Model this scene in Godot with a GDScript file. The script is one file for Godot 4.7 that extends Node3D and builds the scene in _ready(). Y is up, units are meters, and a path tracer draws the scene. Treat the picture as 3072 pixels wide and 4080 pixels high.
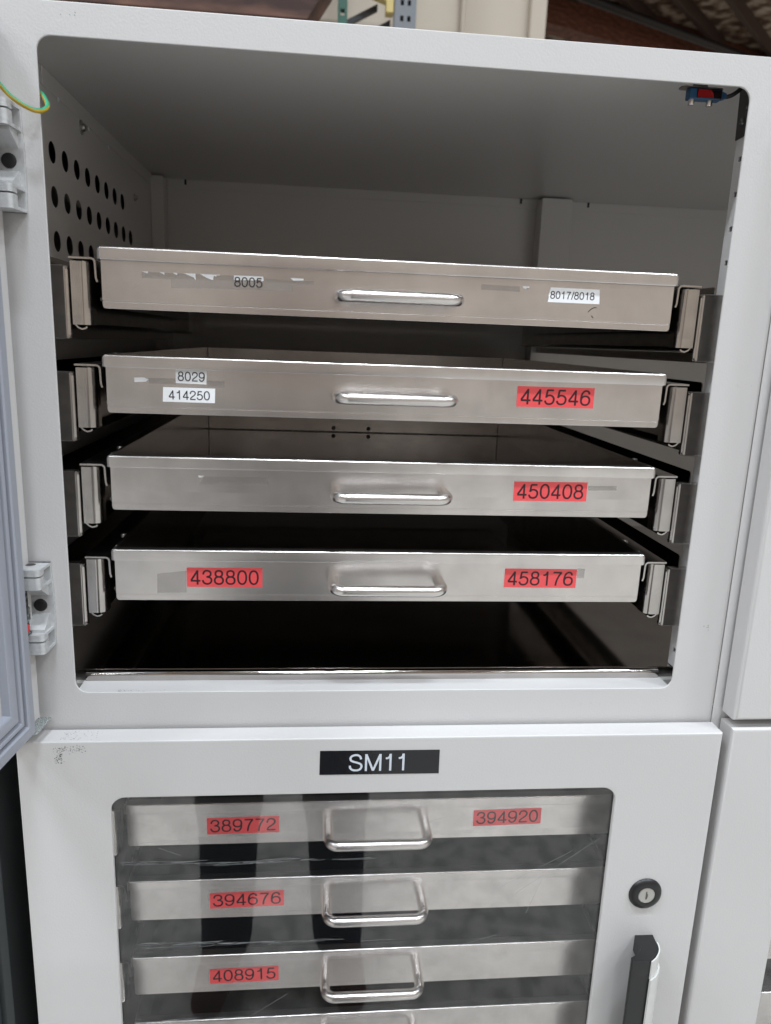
extends Node3D
# A light grey dry-storage cabinet, its upper door open on four steel trays, a closed glazed door below.
# Metres, y up; x runs along the cabinet front, z towards the viewer; the origin is the top corner of the open compartment.

const W := 0.70          # width of an opening
const H := 0.6632        # height of the upper opening
const PITCH := 0.8245    # from one bay to the next
const FLOOR_Y := -1.85
const BACK := -0.78
const XC := 0.34845      # middle of the trays in the first bay

var M := {}
var T := {}
var used := {}
var rng := RandomNumberGenerator.new()


# ------------------------------------------------------------------ geometry collector
class Geo:
	var v := PackedVector3Array()
	var col := PackedColorArray()
	var tint := Color.WHITE
	var smooth := 0.75

	func tri(a: Vector3, b: Vector3, c: Vector3) -> void:
		v.append(a); v.append(b); v.append(c)
		col.append(tint); col.append(tint); col.append(tint)

	# front faces run clockwise; "out" is a direction the face should look towards
	func quad(a: Vector3, b: Vector3, c: Vector3, d: Vector3, out := Vector3.ZERO) -> void:
		var n := (c - a).cross(d - b)
		if out != Vector3.ZERO and n.dot(out) > 0.0:
			tri(a, c, b); tri(a, d, c)
		else:
			tri(a, b, c); tri(a, c, d)

	func face(a: Vector3, b: Vector3, c: Vector3, out: Vector3) -> void:
		if (b - a).cross(c - a).dot(out) > 0.0:
			tri(a, c, b)
		else:
			tri(a, b, c)

	func box(lo: Vector3, hi: Vector3, ch := 0.0) -> void:
		var c := (lo + hi) * 0.5
		var h := (hi - lo) * 0.5
		ch = minf(ch, minf(h.x, minf(h.y, h.z)) * 0.9)
		for ax in 3:
			var b := (ax + 1) % 3
			var d := (ax + 2) % 3
			for s in [-1.0, 1.0]:
				var p := []
				for q in [[-1.0, -1.0], [1.0, -1.0], [1.0, 1.0], [-1.0, 1.0]]:
					var o := Vector3.ZERO
					o[ax] = s * h[ax]; o[b] = q[0] * (h[b] - ch); o[d] = q[1] * (h[d] - ch)
					p.append(c + o)
				var n := Vector3.ZERO
				n[ax] = s
				quad(p[0], p[1], p[2], p[3], n)
		if ch <= 0.0:
			return
		for ax in 3:
			var b := (ax + 1) % 3
			var d := (ax + 2) % 3
			for sb in [-1.0, 1.0]:
				for sd in [-1.0, 1.0]:
					var p := []
					for q in [[-1.0, 0], [1.0, 0], [1.0, 1], [-1.0, 1]]:
						var o := Vector3.ZERO
						o[ax] = q[0] * (h[ax] - ch)
						o[b] = sb * (h[b] - (0.0 if q[1] == 0 else ch))
						o[d] = sd * (h[d] - (ch if q[1] == 0 else 0.0))
						p.append(c + o)
					var n := Vector3.ZERO
					n[b] = sb; n[d] = sd
					quad(p[0], p[1], p[2], p[3], n)
		for sx in [-1.0, 1.0]:
			for sy in [-1.0, 1.0]:
				for sz in [-1.0, 1.0]:
					var n := Vector3(sx, sy, sz)
					face(c + Vector3(sx * h.x, sy * (h.y - ch), sz * (h.z - ch)), c + Vector3(sx * (h.x - ch), sy * h.y, sz * (h.z - ch)), c + Vector3(sx * (h.x - ch), sy * (h.y - ch), sz * h.z), n)

	func at(p: Vector2, ax: int, t: float) -> Vector3:
		if ax == 0: return Vector3(t, p.x, p.y)   # polygon in y, z
		if ax == 1: return Vector3(p.x, t, p.y)   # polygon in x, z
		return Vector3(p.x, p.y, t)               # polygon in x, y

	func prism(poly: PackedVector2Array, ax: int, lo: float, hi: float) -> void:
		var n := Vector3.ZERO
		n[ax] = 1.0
		var idx := Geometry2D.triangulate_polygon(poly)
		for i in range(0, idx.size(), 3):
			face(at(poly[idx[i]], ax, hi), at(poly[idx[i + 1]], ax, hi), at(poly[idx[i + 2]], ax, hi), n)
			face(at(poly[idx[i]], ax, lo), at(poly[idx[i + 1]], ax, lo), at(poly[idx[i + 2]], ax, lo), -n)
		var area := 0.0
		for i in poly.size():
			area += poly[i].cross(poly[(i + 1) % poly.size()])
		for i in poly.size():
			var a := poly[i]
			var b := poly[(i + 1) % poly.size()]
			var o2 := Vector2(b.y - a.y, a.x - b.x) * signf(area)
			quad(at(a, ax, lo), at(b, ax, lo), at(b, ax, hi), at(a, ax, hi), at(o2, ax, 0.0))

	# bent sheet: an open path given a thickness, extruded
	func sheet(path: PackedVector2Array, th: float, ax: int, lo: float, hi: float) -> void:
		var l := PackedVector2Array()
		var r := PackedVector2Array()
		for i in path.size():
			var d := (path[mini(i + 1, path.size() - 1)] - path[maxi(i - 1, 0)]).normalized()
			var nn := Vector2(-d.y, d.x) * th * 0.5
			l.append(path[i] + nn); r.append(path[i] - nn)
		for i in path.size() - 1:
			prism(PackedVector2Array([l[i], l[i + 1], r[i + 1], r[i]]), ax, lo, hi)

	func tube(path: PackedVector3Array, r: float, seg := 12, caps := true) -> void:
		var rings := []
		var u := Vector3.ZERO
		for i in path.size():
			var t := (path[mini(i + 1, path.size() - 1)] - path[maxi(i - 1, 0)]).normalized()
			if i == 0:
				u = t.cross(Vector3.UP if absf(t.y) < 0.9 else Vector3.RIGHT).normalized()
			else:
				u = (u - t * u.dot(t)).normalized()
			var w := t.cross(u)
			var ring := PackedVector3Array()
			for k in seg:
				var a := TAU * k / seg
				ring.append(path[i] + (u * cos(a) + w * sin(a)) * r)
			rings.append(ring)
		for i in path.size() - 1:
			for k in seg:
				var k2 := (k + 1) % seg
				var m: Vector3 = (rings[i][k] + rings[i][k2]) * 0.5 - path[i]
				quad(rings[i][k], rings[i][k2], rings[i + 1][k2], rings[i + 1][k], m)
		if caps:
			for e in [0, path.size() - 1]:
				var o: Vector3 = path[0] - path[1] if e == 0 else path[e] - path[e - 1]
				for k in seg:
					face(path[e], rings[e][k], rings[e][(k + 1) % seg], o)

	# profile points are (radius, distance along dir)
	func lathe(o: Vector3, dir: Vector3, prof: PackedVector2Array, seg := 24) -> void:
		var u := dir.cross(Vector3.UP if absf(dir.y) < 0.9 else Vector3.RIGHT).normalized()
		var w := dir.cross(u)
		for i in prof.size() - 1:
			for k in seg:
				var a := TAU * k / seg
				var b := TAU * (k + 1) / seg
				var da := u * cos(a) + w * sin(a)
				var db := u * cos(b) + w * sin(b)
				var p := prof[i]
				var q := prof[i + 1]
				var out := (da + db) * (p.y - q.y) + dir * 2.0 * (q.x - p.x)
				out = -out if p.y > q.y else out
				out = (da + db) * (q.y - p.y) + dir * 2.0 * (p.x - q.x)
				if p.x < 1e-7:
					face(o + dir * p.y, o + dir * q.y + da * q.x, o + dir * q.y + db * q.x, out)
				elif q.x < 1e-7:
					face(o + dir * p.y + da * p.x, o + dir * p.y + db * p.x, o + dir * q.y, out)
				else:
					quad(o + dir * p.y + da * p.x, o + dir * p.y + db * p.x, o + dir * q.y + db * q.x, o + dir * q.y + da * q.x, out)

	static func rr(x0: float, y0: float, x1: float, y1: float, r: float, seg := 6) -> PackedVector2Array:
		var p := PackedVector2Array()
		r = maxf(r, 1e-5)
		for c in [[x1 - r, y1 - r, 0.0], [x0 + r, y1 - r, 90.0], [x0 + r, y0 + r, 180.0], [x1 - r, y0 + r, 270.0]]:
			for k in seg + 1:
				var a := deg_to_rad(c[2] + 90.0 * k / seg)
				p.append(Vector2(c[0] + r * cos(a), c[1] + r * sin(a)))
		return p

	# flat panel facing +z with rounded corners and a rounded edge
	func panel(x0: float, y0: float, x1: float, y1: float, rc: float, zf: float, zb: float, er: float, seg := 5) -> void:
		var rings := []
		for k in 5:
			var a := PI * 0.5 * k / 4.0
			var i := er * (1.0 - sin(a))
			var ring := PackedVector3Array()
			for p in rr(x0 + i, y0 + i, x1 - i, y1 - i, maxf(rc - i, 1e-4), seg):
				ring.append(Vector3(p.x, p.y, zf - er * (1.0 - cos(a))))
			rings.append(ring)
		var last := PackedVector3Array()
		for p in rings[4]:
			last.append(Vector3(p.x, p.y, zb))
		rings.append(last)
		var c := Vector3((x0 + x1) / 2, (y0 + y1) / 2, zf)
		for i in rings.size() - 1:
			for k in rings[0].size():
				var k2: int = (k + 1) % rings[0].size()
				var mid: Vector3 = (rings[i][k] + rings[i][k2]) * 0.5 - c
				quad(rings[i][k], rings[i][k2], rings[i + 1][k2], rings[i + 1][k], Vector3(mid.x / (x1 - x0), mid.y / (y1 - y0), 0.0) * 0.2 + (Vector3(0, 0, 1) if i == 0 else Vector3.ZERO))
		for k in rings[0].size():
			var k2: int = (k + 1) % rings[0].size()
			face(Vector3(c.x, c.y, zf), rings[0][k], rings[0][k2], Vector3(0, 0, 1))
			face(Vector3(c.x, c.y, zb), rings[5][k], rings[5][k2], Vector3(0, 0, -1))

	# frame plate facing +z: outer rectangle, rounded hole; rim radii of the outer edge per side (left, right, top, bottom)
	func ring_plate(o: Rect2, h: Rect2, r: float, z: float, n: Vector3) -> void:
		var x0 := o.position.x
		var y0 := o.position.y
		var x1 := o.end.x
		var y1 := o.end.y
		var a0 := h.position.x
		var b0 := h.position.y
		var a1 := h.end.x
		var b1 := h.end.y
		for q in [[x0, b1, x1, y1], [x0, y0, x1, b0], [x0, b0, a0, b1], [a1, b0, x1, b1]]:
			quad(Vector3(q[0], q[1], z), Vector3(q[2], q[1], z), Vector3(q[2], q[3], z), Vector3(q[0], q[3], z), n)
		for c in [[a1, b1, -1, -1], [a0, b1, 1, -1], [a0, b0, 1, 1], [a1, b0, -1, 1]]:
			var k := Vector3(c[0], c[1], z)
			for i in 8:
				var t0 := PI / 2 * i / 8.0
				var t1 := PI / 2 * (i + 1) / 8.0
				face(k, k + Vector3(c[2] * r * (1 - cos(t0)), c[3] * r * (1 - sin(t0)), 0), k + Vector3(c[2] * r * (1 - cos(t1)), c[3] * r * (1 - sin(t1)), 0), n)

	func frame(o: Rect2, h: Rect2, r: float, zf: float, zb: float, rad: Array, rz: float, hc: float) -> void:
		var cx := h.get_center()
		# outer edge
		var prev := Rect2()
		var pz := 0.0
		var steps := 5
		for k in steps + 1:
			var a := PI * 0.5 * k / steps
			var s := 1.0 - sin(a)
			var cur := o.grow_individual(-rad[0] * s, -rad[3] * s, -rad[1] * s, -rad[2] * s)
			var z := zf - rz * (1.0 - cos(a))
			if k > 0:
				_rect_strip(prev, pz, cur, z)
			else:
				ring_plate(cur, h.grow(hc), r + hc, zf, Vector3(0, 0, 1))
			prev = cur; pz = z
		_rect_strip(prev, pz, prev, zb)
		ring_plate(o, h, r, zb, Vector3(0, 0, -1))
		# hole edge
		var zs := [zf, zf - hc * 0.35, zf - hc, zb]
		var gr := [hc, hc * 0.35, 0.0, 0.0]
		for k in 3:
			var pa := rr(h.position.x - gr[k], h.position.y - gr[k], h.end.x + gr[k], h.end.y + gr[k], r + gr[k], 8)
			var pb := rr(h.position.x - gr[k + 1], h.position.y - gr[k + 1], h.end.x + gr[k + 1], h.end.y + gr[k + 1], r + gr[k + 1], 8)
			for i in pa.size():
				var j := (i + 1) % pa.size()
				var m := cx - (pa[i] + pa[j]) * 0.5
				quad(Vector3(pa[i].x, pa[i].y, zs[k]), Vector3(pa[j].x, pa[j].y, zs[k]), Vector3(pb[j].x, pb[j].y, zs[k + 1]), Vector3(pb[i].x, pb[i].y, zs[k + 1]), Vector3(m.x, m.y, 0))

	func _rect_strip(a: Rect2, za: float, b: Rect2, zb: float) -> void:
		var pa := [a.position, Vector2(a.end.x, a.position.y), a.end, Vector2(a.position.x, a.end.y)]
		var pb := [b.position, Vector2(b.end.x, b.position.y), b.end, Vector2(b.position.x, b.end.y)]
		var ns := [Vector3(0, -1, 0), Vector3(1, 0, 0), Vector3(0, 1, 0), Vector3(-1, 0, 0)]
		for i in 4:
			var j := (i + 1) % 4
			quad(Vector3(pa[i].x, pa[i].y, za), Vector3(pa[j].x, pa[j].y, za), Vector3(pb[j].x, pb[j].y, zb), Vector3(pb[i].x, pb[i].y, zb), ns[i] + Vector3(0, 0, 0.2))

	# rectangle in a plane with round holes; f maps (u, v) to a point
	func holed(cells: Array, rad: float, f: Callable, out: Vector3) -> void:
		for c in cells:   # [u0, v0, u1, v1, has_hole, hole_u, hole_v]
			if not c[4]:
				quad(f.call(c[0], c[1]), f.call(c[2], c[1]), f.call(c[2], c[3]), f.call(c[0], c[3]), out)
				continue
			var n := 24
			for k in n:
				var q := []
				for t in [TAU * k / n, TAU * (k + 1) / n]:
					var d := Vector2(cos(t), sin(t))
					var su: float = ((c[2] if d.x > 0 else c[0]) - c[5]) / d.x if absf(d.x) > 1e-6 else 1e9
					var sv: float = ((c[3] if d.y > 0 else c[1]) - c[6]) / d.y if absf(d.y) > 1e-6 else 1e9
					var s := minf(su, sv)
					q.append(f.call(c[5] + d.x * rad, c[6] + d.y * rad))
					q.append(f.call(c[5] + d.x * s, c[6] + d.y * s))
				quad(q[0], q[1], q[3], q[2], out)
			for cr in [[c[0], c[1]], [c[2], c[1]], [c[2], c[3]], [c[0], c[3]]]:
				# fill the small corner left between two rays
				var a := Vector2(cr[0] - c[5], cr[1] - c[6]).angle()
				var k0 := floorf(fposmod(a, TAU) / TAU * n)
				var pts := []
				for t in [TAU * k0 / n, TAU * (k0 + 1) / n]:
					var d := Vector2(cos(t), sin(t))
					var su: float = ((c[2] if d.x > 0 else c[0]) - c[5]) / d.x if absf(d.x) > 1e-6 else 1e9
					var sv: float = ((c[3] if d.y > 0 else c[1]) - c[6]) / d.y if absf(d.y) > 1e-6 else 1e9
					pts.append(f.call(c[5] + d.x * minf(su, sv), c[6] + d.y * minf(su, sv)))
				face(pts[0], f.call(cr[0], cr[1]), pts[1], out)

	func build() -> ArrayMesh:
		var n := v.size()
		var fn := PackedVector3Array()
		var by := {}
		for i in range(0, n, 3):
			var g := (v[i + 2] - v[i]).cross(v[i + 1] - v[i])
			fn.append(g)
			for k in 3:
				var key := Vector3i((v[i + k] * 50000.0).round())
				if by.has(key):
					by[key].append(i / 3)
				else:
					by[key] = [i / 3]
		var norm := PackedVector3Array()
		norm.resize(n)
		for i in n:
			var f: Vector3 = fn[i / 3]
			var fu := f.normalized()
			var s := Vector3.ZERO
			for j in by[Vector3i((v[i] * 50000.0).round())]:
				if fn[j].normalized().dot(fu) > smooth:
					s += fn[j]
			norm[i] = s.normalized() if s.length() > 1e-20 else Vector3.UP
		var uv := PackedVector2Array()
		uv.resize(n)
		for i in n:
			uv[i] = Vector2(v[i].x + v[i].z * 0.37, v[i].y)
		var arr := []
		arr.resize(Mesh.ARRAY_MAX)
		arr[Mesh.ARRAY_VERTEX] = v
		arr[Mesh.ARRAY_NORMAL] = norm
		arr[Mesh.ARRAY_TEX_UV] = uv
		arr[Mesh.ARRAY_COLOR] = col
		var m := ArrayMesh.new()
		m.add_surface_from_arrays(Mesh.PRIMITIVE_TRIANGLES, arr)
		return m


# ------------------------------------------------------------------ nodes
func numbered(called: String) -> String:
	var n: int = used.get(called, 0)
	used[called] = n + 1
	return called if n == 0 else "%s_%03d" % [called, n]

func thing(called: String, label: String, category: String, pos := Vector3.ZERO, group := "") -> Node3D:
	var o := Node3D.new()
	o.name = numbered(called)
	add_child(o)
	o.position = pos
	o.set_meta("label", label)
	o.set_meta("category", category)
	if group: o.set_meta("group", group)
	return o

func put(g: Geo, called: String, m: Material, parent: Node, label := "") -> MeshInstance3D:
	return place(g.build(), called, m, parent, label)

func place(mesh: Mesh, called: String, m: Material, parent: Node, label := "") -> MeshInstance3D:
	var o := MeshInstance3D.new()
	o.mesh = mesh
	o.material_override = m
	o.name = called
	parent.add_child(o, true)
	if label: o.set_meta("label", label)
	return o

func structure(g: Geo, called: String, m: Material) -> MeshInstance3D:
	var o := put(g, called, m, self)
	o.set_meta("kind", "structure")
	o.set_meta("label", called.replace("_", " "))
	return o

func group_node(called: String, parent: Node) -> Node3D:
	var o := Node3D.new()
	o.name = called
	parent.add_child(o, true)
	return o

static func V2(a: Array) -> PackedVector2Array:
	var p := PackedVector2Array()
	for i in range(0, a.size(), 2):
		p.append(Vector2(a[i], a[i + 1]))
	return p

static func arc2(c: Vector2, r: float, a0: float, a1: float, n := 6) -> PackedVector2Array:
	var p := PackedVector2Array()
	for k in n + 1:
		var a := deg_to_rad(lerpf(a0, a1, float(k) / n))
		p.append(c + Vector2(cos(a), sin(a)) * r)
	return p


# ------------------------------------------------------------------ materials
func lin(r: float, g: float, b: float, a := 1.0) -> Color:
	var c := Color(r, g, b).linear_to_srgb()
	c.a = a
	return c

func mat(called: String, c: Color, rough := 0.5, metal := 0.0) -> StandardMaterial3D:
	var m := StandardMaterial3D.new()
	m.resource_name = called
	m.albedo_color = c
	m.roughness = rough
	m.metallic = metal
	m.cull_mode = BaseMaterial3D.CULL_DISABLED
	M[called] = m
	return m

func noise_tex(freq: float, seed_: int, size := 512, oct := 4) -> NoiseTexture2D:
	var n := FastNoiseLite.new()
	n.seed = seed_
	n.frequency = freq
	n.fractal_octaves = oct
	var t := NoiseTexture2D.new()
	t.width = size
	t.height = size
	t.seamless = true
	t.noise = n
	return t

# a value picture: streaks along v plus blotches, between lo and hi
func streak_tex(seed_: int, lo: float, hi: float, streak: float, blotch: float, size := 512) -> ImageTexture:
	var a := FastNoiseLite.new()
	a.seed = seed_
	a.frequency = 0.16
	a.fractal_octaves = 2
	var b := FastNoiseLite.new()
	b.seed = seed_ + 7
	b.frequency = 0.012
	b.fractal_octaves = 4
	var im := Image.create_empty(size, size, false, Image.FORMAT_RGBF)
	for y in size:
		for x in size:
			var w := absf(2.0 * y / size - 1.0)
			var s := lerpf(a.get_noise_2d(x, y * 0.025), a.get_noise_2d(x, (y - size) * 0.025), float(y) / size) * streak
			var k := lerpf(b.get_noise_2d(x, y), b.get_noise_2d(x - size, y), float(x) / size) * blotch * (0.6 + 0.4 * w)
			var t := clampf(0.5 + s + k, 0.0, 1.0)
			var c := lerpf(lo, hi, t)
			im.set_pixel(x, y, Color(c, c, c))
	return ImageTexture.create_from_image(im)

func tri_map(m: StandardMaterial3D, scale: Vector3) -> void:
	m.uv1_triplanar = true
	m.uv1_world_triplanar = true
	m.uv1_scale = scale

func materials() -> void:
	T.peel = noise_tex(0.045, 3, 512, 3)
	T.cloud = noise_tex(0.01, 11, 512, 5)
	T.steel = streak_tex(5, 0.78, 1.0, 0.07, 0.9)
	T.steel_rough = streak_tex(21, 0.82, 1.0, 0.08, 0.6)
	# powder coat: fine orange peel
	var m := mat("paint", lin(0.578, 0.563, 0.557), 0.40)
	m.heightmap_enabled = true
	m.heightmap_texture = T.peel
	m.heightmap_scale = 0.009
	tri_map(m, Vector3.ONE * 13.0)
	m = mat("paint_inside", lin(0.68, 0.655, 0.63), 0.30)
	m.heightmap_enabled = true
	m.heightmap_texture = T.peel
	m.heightmap_scale = 0.003
	tri_map(m, Vector3.ONE * 7.0)
	# brushed stainless
	m = mat("steel", lin(0.76, 0.722, 0.70), 0.27, 1.0)
	m.albedo_texture = T.steel
	tri_map(m, Vector3(2.3, 2.3, 2.3))
	m = mat("steel_pan", lin(0.58, 0.55, 0.53), 0.10, 1.0)
	m.albedo_texture = T.steel
	tri_map(m, Vector3(1.7, 1.7, 1.7))
	m = mat("steel_floor", lin(0.58, 0.55, 0.53), 0.05, 1.0)
	m.albedo_texture = T.steel
	tri_map(m, Vector3(1.7, 1.7, 1.7))
	m = mat("rail_plate", lin(0.40, 0.378, 0.355), 0.20, 1.0)  # same sheet as the rolled edge, colour dimmed to paint in a dark reflection
	m.albedo_texture = T.steel
	tri_map(m, Vector3(7.0, 7.0, 7.0))
	m = mat("steel_rail", lin(0.58, 0.55, 0.525), 0.20, 1.0)
	m.albedo_texture = T.steel
	tri_map(m, Vector3(4.0, 4.0, 4.0))
	m = mat("steel_handle", lin(0.74, 0.71, 0.69), 0.27, 1.0)
	m.roughness_texture = T.steel_rough
	tri_map(m, Vector3(9.0, 9.0, 9.0))
	m = mat("bolt_dark", lin(0.16, 0.145, 0.13), 0.4, 0.9)
	m = mat("screw_steel", lin(0.55, 0.54, 0.52), 0.3, 1.0)
	# cast aluminium of the hinges
	m = mat("cast", lin(0.66, 0.665, 0.67), 0.45, 0.35)
	m.heightmap_enabled = true
	m.heightmap_texture = T.peel
	m.heightmap_scale = 0.01
	m.albedo_texture = T.steel
	tri_map(m, Vector3.ONE * 22.0)
	m = mat("zinc", lin(0.52, 0.56, 0.56), 0.32, 0.9)
	m.albedo_texture = T.cloud
	tri_map(m, Vector3.ONE * 30.0)
	m = mat("speckled_zinc", lin(0.9, 0.92, 0.92), 0.4, 0.6)
	var gr := Gradient.new()
	gr.offsets = PackedFloat32Array([0.0, 0.42, 0.5, 0.6, 1.0])
	gr.colors = PackedColorArray([Color(0.32, 0.34, 0.34), Color(0.48, 0.5, 0.5), Color(0.66, 0.68, 0.68), Color(0.88, 0.9, 0.9), Color(1, 1, 1)])
	var nt := noise_tex(0.12, 31, 256, 2)
	nt.color_ramp = gr
	m.albedo_texture = nt
	tri_map(m, Vector3.ONE * 26.0)
	m = mat("gasket", lin(0.33, 0.345, 0.395), 0.42)
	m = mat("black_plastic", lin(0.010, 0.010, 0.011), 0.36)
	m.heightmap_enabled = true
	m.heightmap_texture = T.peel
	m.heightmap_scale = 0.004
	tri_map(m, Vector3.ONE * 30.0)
	mat("plug_black", lin(0.008, 0.008, 0.009), 0.5)
	mat("grip_cover", lin(0.62, 0.62, 0.60), 0.25)
	mat("bracket_steel", lin(0.26, 0.235, 0.21), 0.4, 0.8)
	mat("dark_bracket", lin(0.06, 0.055, 0.05), 0.45, 0.3)
	mat("label_red", lin(0.80, 0.085, 0.092), 0.30)
	mat("label_white", lin(0.87, 0.88, 0.90), 0.36)
	m = mat("label_black", lin(0.010, 0.010, 0.012), 0.16)
	m.heightmap_enabled = true
	m.heightmap_texture = T.cloud
	m.heightmap_scale = 0.012
	tri_map(m, Vector3.ONE * 9.0)
	mat("print_dark", lin(0.030, 0.008, 0.012), 0.45)
	mat("print_black", lin(0.020, 0.020, 0.024), 0.45)
	mat("print_white", lin(0.62, 0.66, 0.72), 0.45)
	m = mat("residue", lin(0.40, 0.375, 0.355), 0.6, 0.5)
	m.transparency = BaseMaterial3D.TRANSPARENCY_ALPHA
	m.albedo_color.a = 0.14
	mat("ink", lin(0.008, 0.007, 0.008), 0.5)
	m = mat("acrylic", lin(0.6, 0.62, 0.62, 0.006), 0.02)
	m.transparency = BaseMaterial3D.TRANSPARENCY_ALPHA
	mat("scratch", lin(0.30, 0.31, 0.32), 0.6)
	mat("smudge_dark", lin(0.10, 0.105, 0.105), 0.7)
	mat("sensor_blue", lin(0.018, 0.075, 0.16), 0.4)
	m = mat("sensor_red", lin(0.30, 0.012, 0.012), 0.12)
	mat("sensor_black", lin(0.012, 0.006, 0.006), 0.15)
	mat("red_plastic", lin(0.60, 0.02, 0.02), 0.4)
	mat("wire_yellow", lin(0.52, 0.34, 0.03), 0.45)
	mat("wire_green", lin(0.02, 0.30, 0.15), 0.45)
	m = mat("charcoal", lin(0.045, 0.052, 0.054), 0.45)
	m.heightmap_enabled = true
	m.heightmap_texture = T.peel
	m.heightmap_scale = 0.006
	tri_map(m, Vector3.ONE * 9.0)
	# concrete
	m = mat("concrete", Color.WHITE, 0.75)
	gr = Gradient.new()
	gr.offsets = PackedFloat32Array([0.0, 0.40, 0.47, 0.60, 1.0])
	gr.colors = PackedColorArray([lin(0.30, 0.29, 0.275), lin(0.42, 0.405, 0.38), lin(0.50, 0.48, 0.45), lin(0.55, 0.525, 0.49), lin(0.60, 0.57, 0.53)])
	nt = noise_tex(0.022, 41, 1024, 7)
	nt.color_ramp = gr
	m.albedo_texture = nt
	tri_map(m, Vector3.ONE * 0.55)
	m = mat("plaster", lin(0.56, 0.49, 0.41), 0.8)
	m = mat("timber_red", Color.WHITE, 0.7)
	gr = Gradient.new()
	gr.colors = PackedColorArray([lin(0.09, 0.030, 0.016), lin(0.24, 0.085, 0.045)])
	gr.offsets = PackedFloat32Array([0.2, 0.8])
	nt = noise_tex(0.02, 51, 256, 4)
	nt.color_ramp = gr
	m.albedo_texture = nt
	tri_map(m, Vector3(0.9, 3.0, 0.9))
	m = mat("roof_board", Color.WHITE, 0.85)
	gr = Gradient.new()
	gr.colors = PackedColorArray([lin(0.10, 0.06, 0.04), lin(0.30, 0.22, 0.16), lin(0.62, 0.55, 0.46)])
	gr.offsets = PackedFloat32Array([0.3, 0.5, 0.72])
	nt = noise_tex(0.016, 61, 512, 4)
	nt.color_ramp = gr
	m.albedo_texture = nt
	tri_map(m, Vector3(0.22, 0.22, 0.22))
	m = mat("timber_brown", Color.WHITE, 0.75)
	gr = Gradient.new()
	gr.colors = PackedColorArray([lin(0.045, 0.022, 0.018), lin(0.17, 0.085, 0.060)])
	gr.offsets = PackedFloat32Array([0.25, 0.8])
	nt = noise_tex(0.014, 71, 256, 4)
	nt.color_ramp = gr
	m.albedo_texture = nt
	tri_map(m, Vector3(0.5, 1.6, 0.9))
	mat("timber_dark", lin(0.055, 0.030, 0.020), 0.8)
	mat("pipe_black", lin(0.012, 0.011, 0.012), 0.5)
	mat("rack_green", lin(0.03, 0.12, 0.085), 0.45)
	mat("rack_yellow", lin(0.55, 0.43, 0.16), 0.45)
	mat("rack_grey", lin(0.17, 0.18, 0.20), 0.45)
	mat("rack_dark", lin(0.02, 0.02, 0.022), 0.5)
	m = mat("lamp_glow", lin(0.9, 0.95, 1.0), 0.5)
	m.emission_enabled = true
	m.emission = Color(0.94, 0.97, 1.0)
	m.emission_energy_multiplier = 3.0
	mat("lamp_housing", lin(0.6, 0.6, 0.6), 0.5)
	m = mat("person", Color.WHITE, 0.8)
	m.vertex_color_use_as_albedo = true


# ------------------------------------------------------------------ lettering: monoline grotesque, drawn as flat ribbons
func smooth_pts(c: PackedVector2Array, n := 7) -> PackedVector2Array:
	var p := PackedVector2Array()
	for i in c.size() - 1:
		var a := c[maxi(i - 1, 0)]
		var d := c[mini(i + 2, c.size() - 1)]
		for k in n:
			p.append(c[i].cubic_interpolate(c[i + 1], a, d, float(k) / n))
	p.append(c[c.size() - 1])
	return p

func ell(cx: float, cy: float, rx: float, ry: float, a0 := 0.0, a1 := 360.0, n := 28) -> PackedVector2Array:
	var p := PackedVector2Array()
	for k in n + 1:
		var a := deg_to_rad(lerpf(a0, a1, float(k) / n))
		var cs := cos(a)
		var sn := sin(a)
		p.append(Vector2(cx + rx * signf(cs) * pow(absf(cs), 0.9), cy + ry * signf(sn) * pow(absf(sn), 0.9)))
	return p

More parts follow.
